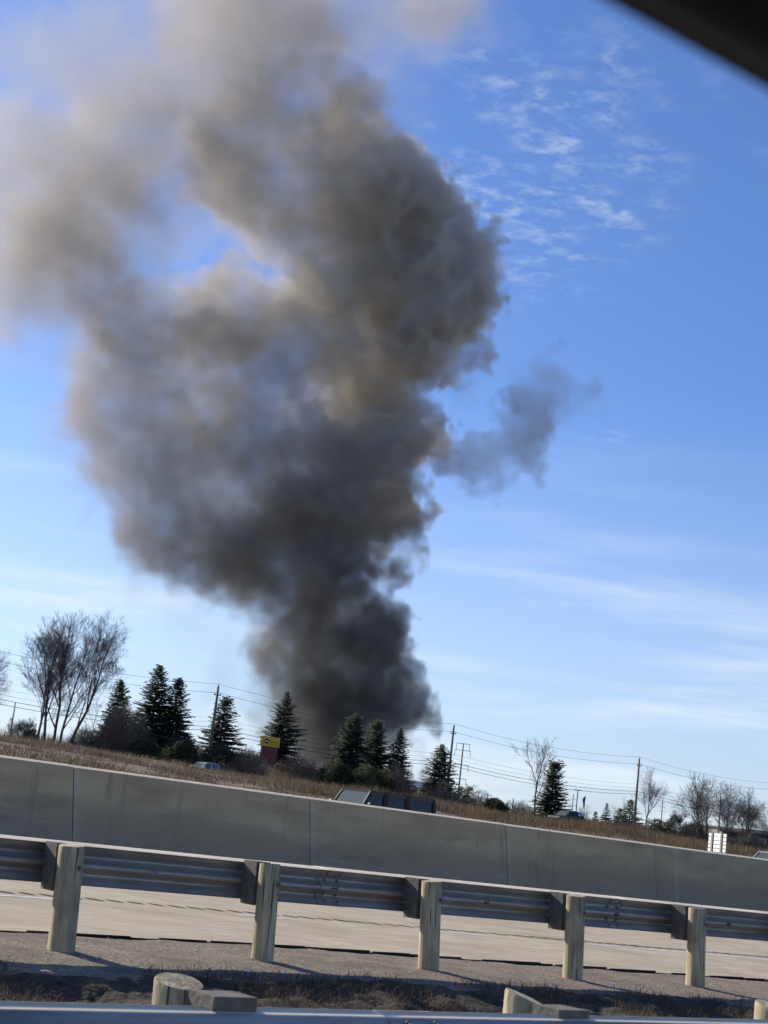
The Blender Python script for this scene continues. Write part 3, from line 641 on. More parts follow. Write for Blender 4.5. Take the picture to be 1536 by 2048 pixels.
    # mirrors, lamps, wheels
    for s_ in (-1, 1):
        b = MB(); mx_ = pil[0][0]-.22; b.tube([(mx_, s_*(W2-.04), belt+.04), (mx_, s_*(W2+.05), belt+.10), (mx_, s_*(W2+.08), belt+.15), (mx_, s_*(W2+.25), belt+.15), (mx_, s_*(W2+.27), belt+.15)], [.02, .02, .08, .085, .05], 10); b.build('mirror', sp.get('mirmat', 'roofgrey'), root)
        fx, fz = sp['lamp']; b = MB(); b.tube([(fx-.03, s_*(W2-.3), fz), (fx+.012, s_*(W2-.3), fz), (fx+.03, s_*(W2-.3), fz)], [.1, .1, .07], 14); b.build('headlight', 'lamp', root)
        for x in sp['axles']: wheel(root, x, s_*(W2-.12), sp['wr'])
    return root
BOXY = dict(w=1.60, belt=1.22, roof=1.85, inset=.11, band=.15, paint='black', roofmat='roofgrey', pilmat='pillar', sideglass='tinted', droop=.02,
            body=[(2.15, .5), (2.2, .95), (2.1, 1.06), (.95, 1.16), (.85, 1.20), (-2.2, 1.20), (-2.25, 1.1), (-2.25, .5), (-1.9, .42), (1.8, .42)],
            pillars=[(.86, .47, .08), (-.12, -.14, .17), (-1.06, -1.06, .19), (-2.20, -2.17, .12)], seats=[-.05, -1.0], lamp=(2.17, .86), axles=(1.45, -1.5), wr=.40, mirmat='roofgrey')
p = at_v(745, 1580, 37.25); car('off_road_wagon', 'boxy black off-road wagon with tinted side windows driving behind the concrete wall', 'car', (p[0]+.47, 38.0, p[2]-1.83), math.pi, BOXY)
JX, JZ = p[0]+.47, p[2]-1.83
TRUCK = dict(w=1.85, belt=1.18, roof=1.82, inset=.16, paint='silver', sideglass='clearg', droop=.05,
             body=[(2.75, .5), (2.78, .85), (2.6, 1.04), (1.2, 1.12), (1.05, 1.16), (-.95, 1.16), (-1.0, 1.22), (-2.75, 1.22), (-2.8, .6), (-2.5, .45), (2.4, .42)],
             pillars=[(1.1, .45, .09), (-.02, -.05, .10), (-.95, -.82, .14)], seats=[.2, -.5], lamp=(2.72, .8), axles=(1.75, -1.7), wr=.39, mirmat='silver')
p = at_v(417, 1525, 117.); car('silver_pickup', 'silver pickup truck on the crest road beside the utility pole', 'pickup', (p[0]+.45, 118.0, p[2]-1.79), math.pi, TRUCK)
HATCH = dict(w=1.8, belt=1.0, roof=1.62, inset=.20, paint='green', sideglass='tinted', droop=.10,
             body=[(2.1, .4), (2.2, .62), (2.05, .82), (1.15, .96), (1.0, 1.0), (-1.9, 1.0), (-2.15, .9), (-2.2, .45), (-1.8, .3), (1.8, .3)],
             pillars=[(1.1, .45, .08), (-.05, -.1, .09), (-1.0, -.95, .10), (-1.85, -1.25, .14)], seats=[.1, -.8], lamp=(2.12, .7), axles=(1.35, -1.35), wr=.33, mirmat='green')
p = at_v(1141, 1622, 119.1); car('green_hatchback', 'dark green hatchback on the crest road beside the tall spruce', 'car', (p[0]+.45, 120.0, p[2]-1.55), math.pi, HATCH)
p = at_v(1513, 1699.5, 38.8); WAG = dict(BOXY, paint='bluep', roofmat='bluep', pilmat='bluep', band=.07, inset=.14, sideglass='clearg', droop=.04, roof=1.72, belt=1.12, body=[(x, min(z, 1.1) if z > 1 else z) for x, z in BOXY['body']], pillars=[(1.05, .47, .08), (-.12, -.14, .1), (-1.08, -1.08, .1), (-2.20, -2.05, .12)])
car('blue_wagon', 'pale blue wagon whose roof just shows above the concrete wall near the slatted sign', 'car', (p[0]+.47, 38.0, p[2]-1.70), math.pi, WAG)
# driver
def person(parent_xyz, rz):
    me = bpy.data.meshes.new('person'); V = [(0, 0, 0), (-.05, 0, .28), (-.08, 0, .50), (-.06, 0, .60), (-.03, 0, .70), (-.03, 0, .80), (-.07, .19, .50), (.12, .26, .26), (.38, .16, .34), (-.07, -.19, .50), (.12, -.26, .26), (.38, -.16, .34), (.40, .10, -.02), (.40, -.10, -.02)]
    E = [(0, 1), (1, 2), (2, 3), (3, 4), (4, 5), (2, 6), (6, 7), (7, 8), (2, 9), (9, 10), (10, 11), (0, 12), (0, 13)]
    R = [.16, .17, .15, .06, .10, .09, .075, .05, .04, .075, .05, .04, .08, .08]
    me.from_pydata(V, E, []); o = link('person', me, 'shirt', None, parent_xyz, rz); o.modifiers.new('skin', 'SKIN'); sv = me.skin_vertices[0].data
    for k, r in enumerate(R): sv[k].radius = (r, r)
    sv[0].use_root = True; s_ = o.modifiers.new('sub', 'SUBSURF'); s_.levels = s_.render_levels = 2
    h = MB(); h.tube([(-.05, 0, .66), (-.02, 0, .69), (-.02, 0, .75), (-.03, 0, .82), (-.05, 0, .87), (-.06, 0, .885)], [.05, .085, .098, .10, .07, .02], 14); h.build('head', 'skin', o)
    return o
tag(person((JX-.02, 37.62, JZ+.83), math.pi), 'person in a grey top at the wheel of the black off-road wagon', 'person')

# ------------------------------------------------------------------ poles and wires
PV = 150.0
pole_px = [((437, 1372), (418, 1523)), ((908, 1451), (891, 1600)), ((1279, 1517), (1264, 1650))]
PP = []
for t_, b_ in pole_px: T, B = at_v(*t_, PV), at_v(*b_, PV); PP.append((T[0], T[2]))
dU = (PP[2][0]-PP[0][0])/2
plabels = ['tall timber utility pole with a street light arm, beside a spruce', 'tall timber utility pole with a short crossarm rising beside a broad spruce', 'tall timber utility pole standing among small evergreens and bare trees']
wires_at = [(PP[0][0]-dU, PP[0][1]-.1)]+PP+[(PP[2][0]+dU, PP[2][1]+.1)]
for k, (u, zt) in enumerate(PP):
    zb = gz(u, PV)-.3; r = empty('utility_pole', (u, PV, zb), 0, plabels[k], 'utility pole', 'utility poles along the service road'); h = zt-zb
    b = MB(); b.tube([(0, 0, 0), (0, 0, h*.5), (0, 0, h)], [.20, .165, .125], 12); b.build('shaft', 'polewood', r)
    b = MB(); b.bar((-.55, -.13, h-1.05), (.4, -.13, h-1.05), .09, .11); b.build('crossarm', 'polewood', r)
    for x in (-.5, .35):
        b = MB(); b.tube([(x, -.13, h-.99), (x, -.13, h-.90), (x, -.13, h-.80)], [.03, .07, .05], 8); b.build('insulator', 'grey', r)
    b = MB(); b.tube([(0, 0, h), (0, 0, h+.22)], [.05, .03], 8); b.build('insulator', 'grey', r)
    if k == 0:
        b = MB(); b.tube([(0, -.1, h-3.6), (.7, -.3, h-3.15), (1.5, -.5, h-2.85), (2.0, -.6, h-2.8)], [.06, .055, .05, .045], 8); b.build('lamp_arm', 'grey', r)
        b = MB(); b.tube([(1.9, -.6, h-2.8), (2.05, -.62, h-2.8), (2.5, -.72, h-2.82), (2.6, -.74, h-2.84)], [.05, .12, .13, .05], 10); b.build('lamp_head', 'grey', r)
def wire(dz, dy, rad, sag, label):
    b = MB(); pts = []
    for (ua, za), (ub, zb) in zip(wires_at, wires_at[1:]):
        for q in range(12):
            s_ = q/12; pts.append((ua+(ub-ua)*s_, PV+dy, za+(zb-za)*s_-dz-sag*4*s_*(1-s_)))
    pts.append((wires_at[-1][0], PV+dy, wires_at[-1][1]-dz)); b.tube(pts, rad, 5)
    tag(b.build('overhead_wire', 'wire'), label, 'wire', 'wires strung along the utility poles')
wire(-.22, 0, .017, .85, 'topmost thin wire strung between the tips of the timber poles')
wire(.80, -.13, .019, .85, 'wire strung along the crossarms of the timber poles')
for dz, rd, sg, lb in ((3.7, .012, .7, 'upper of two thin grey cables strung midway up the timber poles'), (4.2, .012, .8, 'lower of two thin grey cables strung midway up the timber poles'), (4.75, .028, .75, 'upper of two thick dark cables slung low along the timber poles'), (5.15, .028, .85, 'lowest thick dark cable slung along the timber poles')): wire(dz, -.2, rd, sg, lb)

def mast(top, base, v, label, arms, r0=.35, name='transmission_mast', hang=True, thin=False):
    T, B = at_v(*top, v), at_v(*base, v); zb = gz(B[0], v)-.2; h = T[2]-zb; r = empty(name, (T[0], v, zb), 0, label, 'pylon' if name == 'transmission_mast' else 'pole')
    b = MB(); b.tube([(0, 0, 0), (0, 0, h*.5), (0, 0, h)], [r0, r0*.8, r0*.55], 10); b.build('shaft', 'polewood', r)
    ax = np.array([_R0[0], _R0[1], 0])
    for dz, half in arms:
        b = MB(); b.bar(tuple(-ax*half+np.array([0, 0, h-dz])), tuple(ax*half+np.array([0, 0, h-dz])), r0*.45, r0*.5); b.build('arm', 'grey', r)
        if hang:
            for s_ in (-1, 1):
                q = ax*half*s_*.97; b = MB(); b.tube([(q[0], q[1], h-dz), (q[0], q[1], h-dz-1.6)], [r0*.2, r0*.25], 6); b.build('insulator', 'wire', r)
    return r
mast((927, 1487), (917, 1592), 300, 'distant steel transmission mast with four crossarms behind the broad spruce', [(.05, 1.8), (1.8, 2.1), (5.6, 2.0), (9.2, 1.7)], .28)
mast((1147, 1588), (1143, 1640), 330, 'slim far pole with three short crossarms beside a dark car park light', [(1.6, 1.0), (3.4, 1.2), (5.2, 1.2)], .2, 'power_pole', False)
mast((1326, 1595), (1321, 1660), 330, 'slim far pole with three short crossarms among bare trees', [(1.7, .9), (3.0, 1.2), (4.4, 1.1)], .22, 'power_pole', False)
mast((1442, 1592), (1434, 1675), 200, 'dark timber pole with short crossarms inside the wide bare tree', [(.9, .8), (2.2, .7), (3.6, .6)], .16, 'power_pole', False)
mast((976, 1588), (973, 1612), 300, 'small far T-shaped pole above the low bushes', [(.3, 1.2)], .22, 'power_pole', False)
mast((1027, 1597), (1024, 1625), 220, 'short plain timber pole among low bushes', [], .14, 'power_pole', False)
mast((31, 1405), (20, 1472), 135, 'slim dark lamp pole beside the leaning bare trees', [], .09, 'lamp_pole', False)
def carpark_light(top, base, v, half, label):
    T, B = at_v(*top, v), at_v(*base, v); zb = gz(B[0], v)-.1; h = T[2]-zb; r = empty('car_park_light', (T[0], v, zb), 0, label, 'lamp post'); ax = np.array([_R0[0], _R0[1], 0])
    b = MB(); b.tube([(0, 0, 0), (0, 0, h)], [.13, .10], 8); b.build('shaft', 'trim', r)
    for s_ in (-1, 1):
        b = MB(); p0 = ax*.1*s_; p1 = ax*half*s_; b.bar((p0[0], p0[1], h), (p1[0], p1[1], h+.03), .32, .12); b.build('lamp_head', 'trim', r)
carpark_light((1156, 1580), (1152, 1624), 230, .75, 'dark two headed car park light behind the green hatchback')
carpark_light((1495, 1657), (1493, 1685), 230, .4, 'small dark car park light by the chain-link fence')

# flag hanging from its pole
fp = at_v(1171, 1592, 260.); fr = empty('flag', (fp[0], 260, gz(fp[0], 260)), 0, 'limp red white and blue flag hanging from a thin pole', 'flag'); fh = fp[2]-gz(fp[0], 260)
b = MB(); b.tube([(0, 0, 0), (0, 0, fh+.2)], [.07, .04], 8); b.build('flagpole', 'grey', fr)
b = MB(); ax = Vector((_R0[0], _R0[1], 0))
for k in range(13):
    z0, z1 = fh-k*.19, fh-(k+1)*.19
    for j in range(4):
        def Q(j, z): d = j/4; return ax*(-.05-(.55*d)*(1-.25*math.sin(z*1.7))+.05)+Vector((0, .12*math.sin(j*2.1+z), z-.7*d))
        b.face([Q(j, z0), Q(j+1, z0), Q(j+1, z1), Q(j, z1)], 2 if (k < 5 and j < 3) else k % 2, True)
b.build('flag_cloth', ['flagr', 'flagw', 'flagb'], fr)

# ------------------------------------------------------------------ signs and buildings
v = 148.0; TL, TR, BR, BL = (at_v(x, y, v) for x, y in ((525, 1472), (558, 1476), (555, 1495), (523, 1492)))
cu = (TL[0]+TR[0])/2; w_ = TR[0]-TL[0]; zt, zm = (TL[2]+TR[2])/2, (BL[2]+BR[2])/2; zb = gz(cu, v)-.3
sg = empty('store_sign', (cu, v, zb), math.radians(-14), 'yellow box sign with round black emblem on a maroon plinth before a spruce', 'sign')
hw = w_/2*.94; z1, z2 = zm-zb, zt-zb
b = MB(); b.box(-hw*.86, hw*.86, -.22, .22, 0, z1-.06); b.build('plinth', 'maroon', sg)
b = MB(); b.box(-hw*.9, hw*.9, -.19, .19, z1-.06, z1); b.build('neck', 'ink', sg)
bx = MB(); bx.box(-hw, hw, -.26, .26, z1, z2); box_ = bx.build('sign_box', 'yellow', sg)
hh = z2-z1; c0 = (-hw*.48, z1+hh*.52)
e = MB(); e.tube([(c0[0], -.262, c0[1]), (c0[0], -.275, c0[1])], hh*.26, 24); e.build('emblem', 'ink', box_)
e = MB()
for dx in (-.09, .09): e.tube([(c0[0]+dx*hh, -.276, c0[1]), (c0[0]+dx*hh, -.282, c0[1])], hh*.085, 12)
e.build('emblem_mark', 'cream', box_)
e = MB(); xx = -hw*.10
for k in range(7):        # slanted script-like strokes, too small to read
    H_ = hh*(.30 if k in (0, 4) else .17); e.bar((xx, -.268, z1+hh*.42), (xx+.06*hw, -.268, z1+hh*.42+H_), .012, .055*hw, up=(0, 1, 0)); e.bar((xx, -.267, z1+hh*.44), (xx+.13*hw, -.267, z1+hh*.50), .012, .045*hw, up=(0, 1, 0)); xx += .13*hw
e.build('script_lettering', 'ink', box_)
e = MB()
for k in range(5): e.box(-hw*.12+k*.2*hw, -hw*.12+k*.2*hw+.05*hw, -.272, -.262, z1+hh*.14, z1+hh*.32)
e.build('small_lettering', 'ink', box_)

# back of a road sign, horizontal extruded planks on two perforated posts
P0 = at_v(1436, 1667, 50.); zb = gz(P0[0], 50.); rs_ = empty('road_sign', (P0[0], 50.0, zb-.05), math.radians(-116), 'white slatted back of a road sign on two dark perforated posts', 'sign')
zt = P0[2]-zb+.05
for k in range(10): b = MB(); b.box(-.98, .98, -.018, .018, zt-(k+1)*.19+.035, zt-k*.19); b.build('plank', 'white', rs_)
for x in (-.52, .52):
    b = MB(); b.box(x-.085, x+.085, -.075, -.022, 0, zt+.02); po = b.build('post', 'bolt', rs_)
    for k in range(11): b = MB(); b.tube([(x, -.0755, zt-.1-k*.16), (x, -.079, zt-.1-k*.16)], .03, 8); b.build('hole', 'grey', po)

def shed(px0, px1, pytop, v, depth, label, wallm, roofm, roof_over=.4, pitch=.0, name='building', winds=0):
    A, B = at_v(px0, pytop, v), at_v(px1, pytop, v); cu = (A[0]+B[0])/2; L = abs(B[0]-A[0]); zt = at_v((px0+px1)/2, pytop, v)[2]; zb = gz(cu, v)-.5; h = zt-zb
    r = empty(name, (cu, v, zb), 0, label, 'building'); b = MB(); b.box(-L/2, L/2, 0, depth, 0, h-.3); b.build('wall', wallm, r)
    b = MB(); o_ = roof_over
    b.hexa([(-L/2-o_, -o_, h-.3), (L/2+o_, -o_, h-.3), (L/2+o_, depth+o_, h-.3), (-L/2-o_, depth+o_, h-.3), (-L/2-o_, -o_, h), (L/2+o_, -o_, h), (L/2+o_, depth+o_, h+pitch), (-L/2-o_, depth+o_, h+pitch)]); b.build('roof', roofm, r)
    for k in range(winds):
        x = -L/2+(k+.5)*L/winds; b = MB(); b.box(x-L/winds*.3, x+L/winds*.3, -.06, -.003, h*.45, h*.8); b.build('window', 'tinted', r)
    return r, h
shed(806, 872, 1563, 235, 14, 'low white building showing between two spruces beneath the smoke', 'white', 'white', winds=4)
r_, h_ = shed(362, 412, 1496, 215, 10, 'dark roofed building with a metal vent behind the low junipers', 'siding', 'darkroof')
b = MB(); b.tube([(0.2, 2, h_), (0.2, 2, h_+1.0)], .35, 10); b.tube([(0.2, 2, h_+1.0), (0.2, 2, h_+1.15), (0.9, 2, h_+1.5)], .08, 6); b.build('vent', 'grey', r_)
shed(1498, 1640, 1668, 260, 18, 'long pale building behind the chain-link fence', 'siding', 'siding', winds=6)
shed(1508, 1600, 1672, 150, 6, 'dark low shed on the crest beyond the pale blue wagon', 'darkroof', 'darkroof', winds=3)
# chain-link fence
fe = empty('fence', (0, 0, 0), 0, 'chain-link fence with thin posts by the pale building', 'fence'); fpos = [at_v(1462+k*16, 1668+k*2.0, 190.) for k in range(6)]
for p in fpos: b = MB(); z0 = gz(p[0], 190.); b.tube([(p[0], 190, z0-.1), (p[0], 190, p[2])], .045, 6); b.build('post', 'grey', fe)
b = MB()
for a, c in zip(fpos, fpos[1:]):
    for q in range(7):
        s_ = q/6; za, zc = gz(a[0], 190.), gz(c[0], 190.); b.tube([(a[0], 190, za+(a[2]-za)*s_), (c[0], 190, zc+(c[2]-zc)*s_)], .012, 4)
tag(b.build('mesh_wires', 'grey', fe), kind='stuff')

# ------------------------------------------------------------------ trees
def bare_mesh(seed, H, spread, trunks=1, lean=0.0, up=.55, depth=5, dens=1.0, flat=0.0):
    """returns (trunk+limbs MB arrays, twig arrays) as 3/5-sided tapered tubes"""
    r = random.Random(seed); segs = ([], [])
    def grow(p, d, L, rad, lvl):
        n = 3 if lvl < 3 else 2; q = p.copy(); dd = d.copy()
        pts = [q.copy()]; rr = [rad]
        for k in range(n):
            dd = (dd+Vector((r.gauss(0, .10), r.gauss(0, .10), r.gauss(0, .06)+.05*up))).normalized(); q = q+dd*L/n; pts.append(q.copy()); rr.append(rad*(1-.45*(k+1)/n))
        segs[0 if lvl < 2 else 1].append((pts, rr))
        if lvl >= depth: return
        nb = {0: 5, 1: 5, 2: 4, 3: 3, 4: 3}.get(lvl, 3); nb = max(2, int(round(nb*dens)))
        for k in range(nb):
            f = (.28 if lvl == 0 else .2)+(.72 if lvl == 0 else .8)*(k+r.random())/nb; f = min(f, .99); i = min(int(f*n), n-1); s_ = f*n-i; bp = pts[i].lerp(pts[i+1], s_)
            az = r.uniform(0, 2*math.pi); per = dd.orthogonal().normalized(); per.rotate(__import__('mathutils').Quaternion(dd, az))
            ang = math.radians(r.uniform(14, 36) if lvl == 0 else r.uniform(18, 52)); nd = (dd*math.cos(ang)+per*math.sin(ang)+Vector((0, 0, .22*up))).normalized()
            if flat and lvl >= 1: nd.z *= (1-flat); nd.normalize()
            grow(bp, nd, L*r.uniform(.50, .76)*(1-.25*f if lvl == 0 else 1), max(rr[i]*(.42 if lvl else .5), .008), lvl+1)
        if lvl < depth: grow(pts[-1], dd, L*.55, rr[-1]*.9, lvl+1)
    for t in range(trunks):
        a = 2*math.pi*t/max(trunks, 1)+r.uniform(0, 1); off = Vector((math.cos(a), math.sin(a), 0))*(.25 if trunks > 1 else 0); d = (Vector((lean, 0, 1))+off*spread).normalized()
        grow(off*.6, d, H*.52*r.uniform(.85, 1.05), H*.0125, 0)
    def mesh(name, S, n):
        V, F = [], []
        for pts, rr in S:
            base = len(V)
            for i, (p, ra) in enumerate(zip(pts, rr)):
                d = (pts[min(i+1, len(pts)-1)]-pts[max(i-1, 0)]).normalized(); x = d.orthogonal().normalized(); y = d.cross(x)
                for k in range(n): V.append(p+x*ra*math.cos(2*math.pi*k/n)+y*ra*math.sin(2*math.pi*k/n))
            for i in range(len(pts)-1):
                for k in range(n): F.append((base+i*n+k, base+i*n+(k+1) % n, base+(i+1)*n+(k+1) % n, base+(i+1)*n+k))
        return np_mesh(name, np.array([tuple(v) for v in V]), np.array(F))
    return mesh('trunk', segs[0], 6), mesh('crown', segs[1], 3)
def bare(px_top, px_base, v, label, seed, group='bare trees along the berm', name='bare_tree', twig='twig', **kw):
    T, B = at_v(*px_top, v), at_v(*px_base, v); zb = gz(B[0], v)-.2; H = T[2]-zb
    r = empty(name, (B[0], v, zb), 0, label, 'tree', group); t_, c_ = bare_mesh(seed, H, kw.pop('spread', .5), lean=(T[0]-B[0])/H*.8, **kw)
    z = np.empty(len(c_.vertices)*3, np.float32); c_.vertices.foreach_get('co', z); s_ = H/max(z[2::3].max(), .1)
    for q, nm in ((t_, 'trunk'), (c_, 'crown')): o = link(nm, q, twig, r); o.scale = (s_, s_, s_)
    return r
G1 = 'bare trees in the clump at the end of the bank'
bare((55, 1250), (74, 1478), 140, 'bare tree leaning outward beside the lamp pole', 101, G1, depth=6, dens=.85, spread=.4, up=.5)
bare((98, 1212), (90, 1481), 142, 'tall slender bare tree in the middle of the clump', 102, G1, depth=6, dens=.85, up=.9)
bare((126, 1212), (108, 1483), 145, 'tall bare tree with ascending branches in the clump', 103, G1, depth=6, dens=.85, up=.9)
bare((160, 1200), (120, 1485), 139, 'tallest bare tree of the clump, fine twigs at its top', 104, G1, depth=6, dens=.85, up=.9)
bare((205, 1225), (137, 1488), 141, 'bare tree leaning toward the spruces at the edge of the clump', 105, G1, depth=6, dens=.85, up=.6)
bare((-30, 1285), (-70, 1460), 146, 'bare tree with low drooping limbs behind the lamp pole', 106, G1, up=.3)
bare((47, 1428), (50, 1474), 136, 'small twiggy ornamental tree below the big bare trees', 107, 'small bare trees', up=.2, spread=.8, trunks=3)
bare((190, 1388), (177, 1490), 138, 'thin bare sapling between the clump and the spruces', 108, 'small bare trees', up=.8, dens=.6, depth=4)
bare((1068, 1470), (1073, 1620), 138, 'open bare tree with wide branches beside a dark spruce', 109, up=.6, dens=.85)
bare((1300, 1528), (1290, 1655), 165, 'upright bare tree just past the last timber pole', 110, up=.7)
bare((1405, 1540), (1412, 1690), 120, 'broad bare tree behind the slatted road sign', 111, up=.35, trunks=2, spread=.9)
bare((1470, 1560), (1448, 1692), 118, 'spreading bare tree arching over the fence', 112, up=.2, trunks=2, spread=1.3, flat=.1)
bare((1500, 1572), (1490, 1696), 126, 'slender bare tree between the spreading bare tree and the dark shed', 117, up=.4, trunks=2, spread=.9)
bare((1258, 1592), (1250, 1648), 190, 'small bare tree behind the little evergreens', 113, 'small bare trees', up=.5, dens=.8)
bare((1350, 1612), (1350, 1668), 170, 'low bare tree among dark bushes', 114, 'small bare trees', up=.3, trunks=2, spread=1.0)
bare((1181, 1607), (1178, 1645), 220, 'small round bare tree beneath the flag', 115, 'small bare trees', up=.2, trunks=2, spread=1.0, depth=4)
bare((1530, 1600), (1540, 1700), 185, 'pale bare tree behind the dark shed', 116, 'small bare trees', twig='twig2', up=.4)

def spruce_mesh(seed, H, R, ragged=.25, bushy=False, n_wh=40, droop=.25):
    r = np.random.default_rng(seed); V, F = [], []
    ragged = ragged*r.uniform(.8, 2.0); ex = r.uniform(-.12, .14); lob = r.uniform(0, 6.28, 3)
    z0 = .03*H
    for w in range(n_wh):
        f = (w+.5)/n_wh; z = z0+(H-z0)*f**.92; rad = R*(1-f)**((.68 if bushy else .88)+ex)*(1+r.uniform(-.16, .16)+.10*math.sin(9*f+lob[0]))+.10
        nb = int(7+9*(1-f)); ph = r.uniform(0, 6.28)
        for k in range(nb):
            a = ph+2*np.pi*k/nb+r.uniform(-.25, .25); L = rad*(1+r.uniform(-ragged, ragged*.6)+.10*math.sin(2*a+lob[1]+4*f))*(1 if r.random() > .06 else .5)
            pitch = np.interp(f, [0, .5, 1], [-droop, .0, .9])+r.uniform(-.12, .12)
            d = np.array([math.cos(a), math.sin(a), math.tan(pitch)]); sd = np.array([-math.sin(a), math.cos(a), 0])
            ns = max(3, int(L/.24))
            for s_ in range(ns):
                q = (s_+.6)/ns
                if q < .20 and L > .9: continue
                q = q; c = np.array([0, 0, z])+d*L*q+np.array([0, 0, .10*L*q*q]); wl_ = (.46+.22*(1-q))*min(1, L*.8+.25)
                for sg_ in (-1, 1, 0):
                    tip = c+(d*.45+sd*sg_*.75)*wl_*r.uniform(.8, 1.3)+np.array([0, 0, r.uniform(-.22, .02)])*wl_*1.5
                    nrm = np.array([r.uniform(-.3, .3), r.uniform(-.3, .3), 1.0]); t_ = tip-c; wv = np.cross(t_, nrm); wv = wv/np.linalg.norm(wv)*wl_*.30
                    b = len(V); V += [c-wv*.6, c+wv*.6, c+t_*.55+wv, tip, c+t_*.55-wv]; F.append((b, b+1, b+2, b+4)); F.append((b+4, b+2, b+3, b+3))
    V = np.array(V); F = np.array(F); quads = F[0::2]; tris = F[1::2, :3]
    me = bpy.data.meshes.new('crown'); nv, nq, ntr = len(V), len(quads), len(tris)
    me.vertices.add(nv); me.vertices.foreach_set('co', V.astype(np.float32).ravel()); me.loops.add(nq*4+ntr*3); me.loops.foreach_set('vertex_index', np.concatenate([quads.ravel(), tris.ravel()]).astype(np.int32))
    me.polygons.add(nq+ntr); me.polygons.foreach_set('loop_start', np.concatenate([np.arange(nq)*4, nq*4+np.arange(ntr)*3]).astype(np.int32)); me.polygons.foreach_set('loop_total', np.concatenate([np.full(nq, 4), np.full(ntr, 3)]).astype(np.int32))
    me.update(calc_edges=True); return me
SPR = 'spruces along the berm'
def spruce(px_top, px_base, hw_px, v, label, seed, bushy=False, group=SPR, name='spruce_tree', **kw):
    T, B = at_v(*px_top, v), at_v(*px_base, v); zb = min(gz(B[0], v), B[2])-.3; H = T[2]-zb; R = hw_px*np.linalg.norm(at_v(px_base[0], px_base[1], v)-EYE)/FPX*1.2
    r = empty(name, ((B[0]+T[0])/2, v, zb), seed*.7, label, 'tree', group)
    b = MB(); b.tube([(0, 0, 0), (0, 0, H*.5), (0, 0, H*.97)], [H*.018+.05, H*.012+.03, .02], 8); b.build('trunk', 'twig', r)
    link('crown', spruce_mesh(seed, H, R, bushy=bushy, **kw), 'needles', r); return r
spruce((233, 1360), (232, 1500), 42, 147, 'spruce standing behind the grey twiggy thicket', 1)
spruce((314, 1333), (302, 1502), 54, 149, 'tallest broad spruce next to the grey twiggy thicket', 2)
spruce((352, 1358), (345, 1502), 42, 147, 'spruce overlapping the tallest spruce', 3)
spruce((447, 1397), (440, 1520), 36, 153, 'plump spruce right behind the utility pole with the lamp arm', 4, bushy=True)
spruce((570, 1385), (562, 1522), 42, 152, 'spruce rising behind the yellow and maroon sign', 5)
spruce((709, 1430), (700, 1545), 47, 146, 'broad pale tipped spruce in front of the smoke base', 6)
spruce((751, 1443), (748, 1555), 42, 148, 'spruce in the middle of a dark row of three', 7, bushy=True)
spruce((797, 1457), (795, 1565), 33, 145, 'narrow spruce at the end of the dark row of three', 8)
spruce((882, 1493), (876, 1600), 42, 143, 'broad spruce beside the white building and a timber pole', 9)
spruce((1110, 1528), (1100, 1634), 33, 136, 'dense spruce next to the open bare tree', 10, bushy=True)
SM = 'small evergreens near the last timber pole'
spruce((1214, 1609), (1211, 1648), 13, 170, 'small pointed evergreen between the green hatchback and the last timber pole', 11, group=SM, name='small_evergreen', n_wh=14)
spruce((1191, 1624), (1190, 1645), 10, 170, 'tiny evergreen near the green hatchback', 12, group=SM, name='small_evergreen', n_wh=12)
spruce((1263, 1602), (1256, 1658), 24, 160, 'dark evergreen at the foot of the last timber pole', 13, True, SM, 'small_evergreen', n_wh=18)
spruce((1240, 1620), (1238, 1655), 14, 162, 'low evergreen beside the dark evergreen at the pole foot', 14, True, SM, 'small_evergreen', n_wh=12)
spruce((1343, 1634), (1342, 1668), 14, 150, 'little evergreen among the low bare trees', 15, group=SM, name='small_evergreen', n_wh=12)
spruce((937, 1576), (936, 1612), 22, 160, 'loose rounded evergreen past the broad spruce', 16, True, SM, 'small_evergreen', n_wh=14, ragged=.5)
spruce((1015, 1606), (1013, 1626), 9, 190, 'tiny evergreen near the short plain pole', 17, group=SM, name='small_evergreen', n_wh=10)

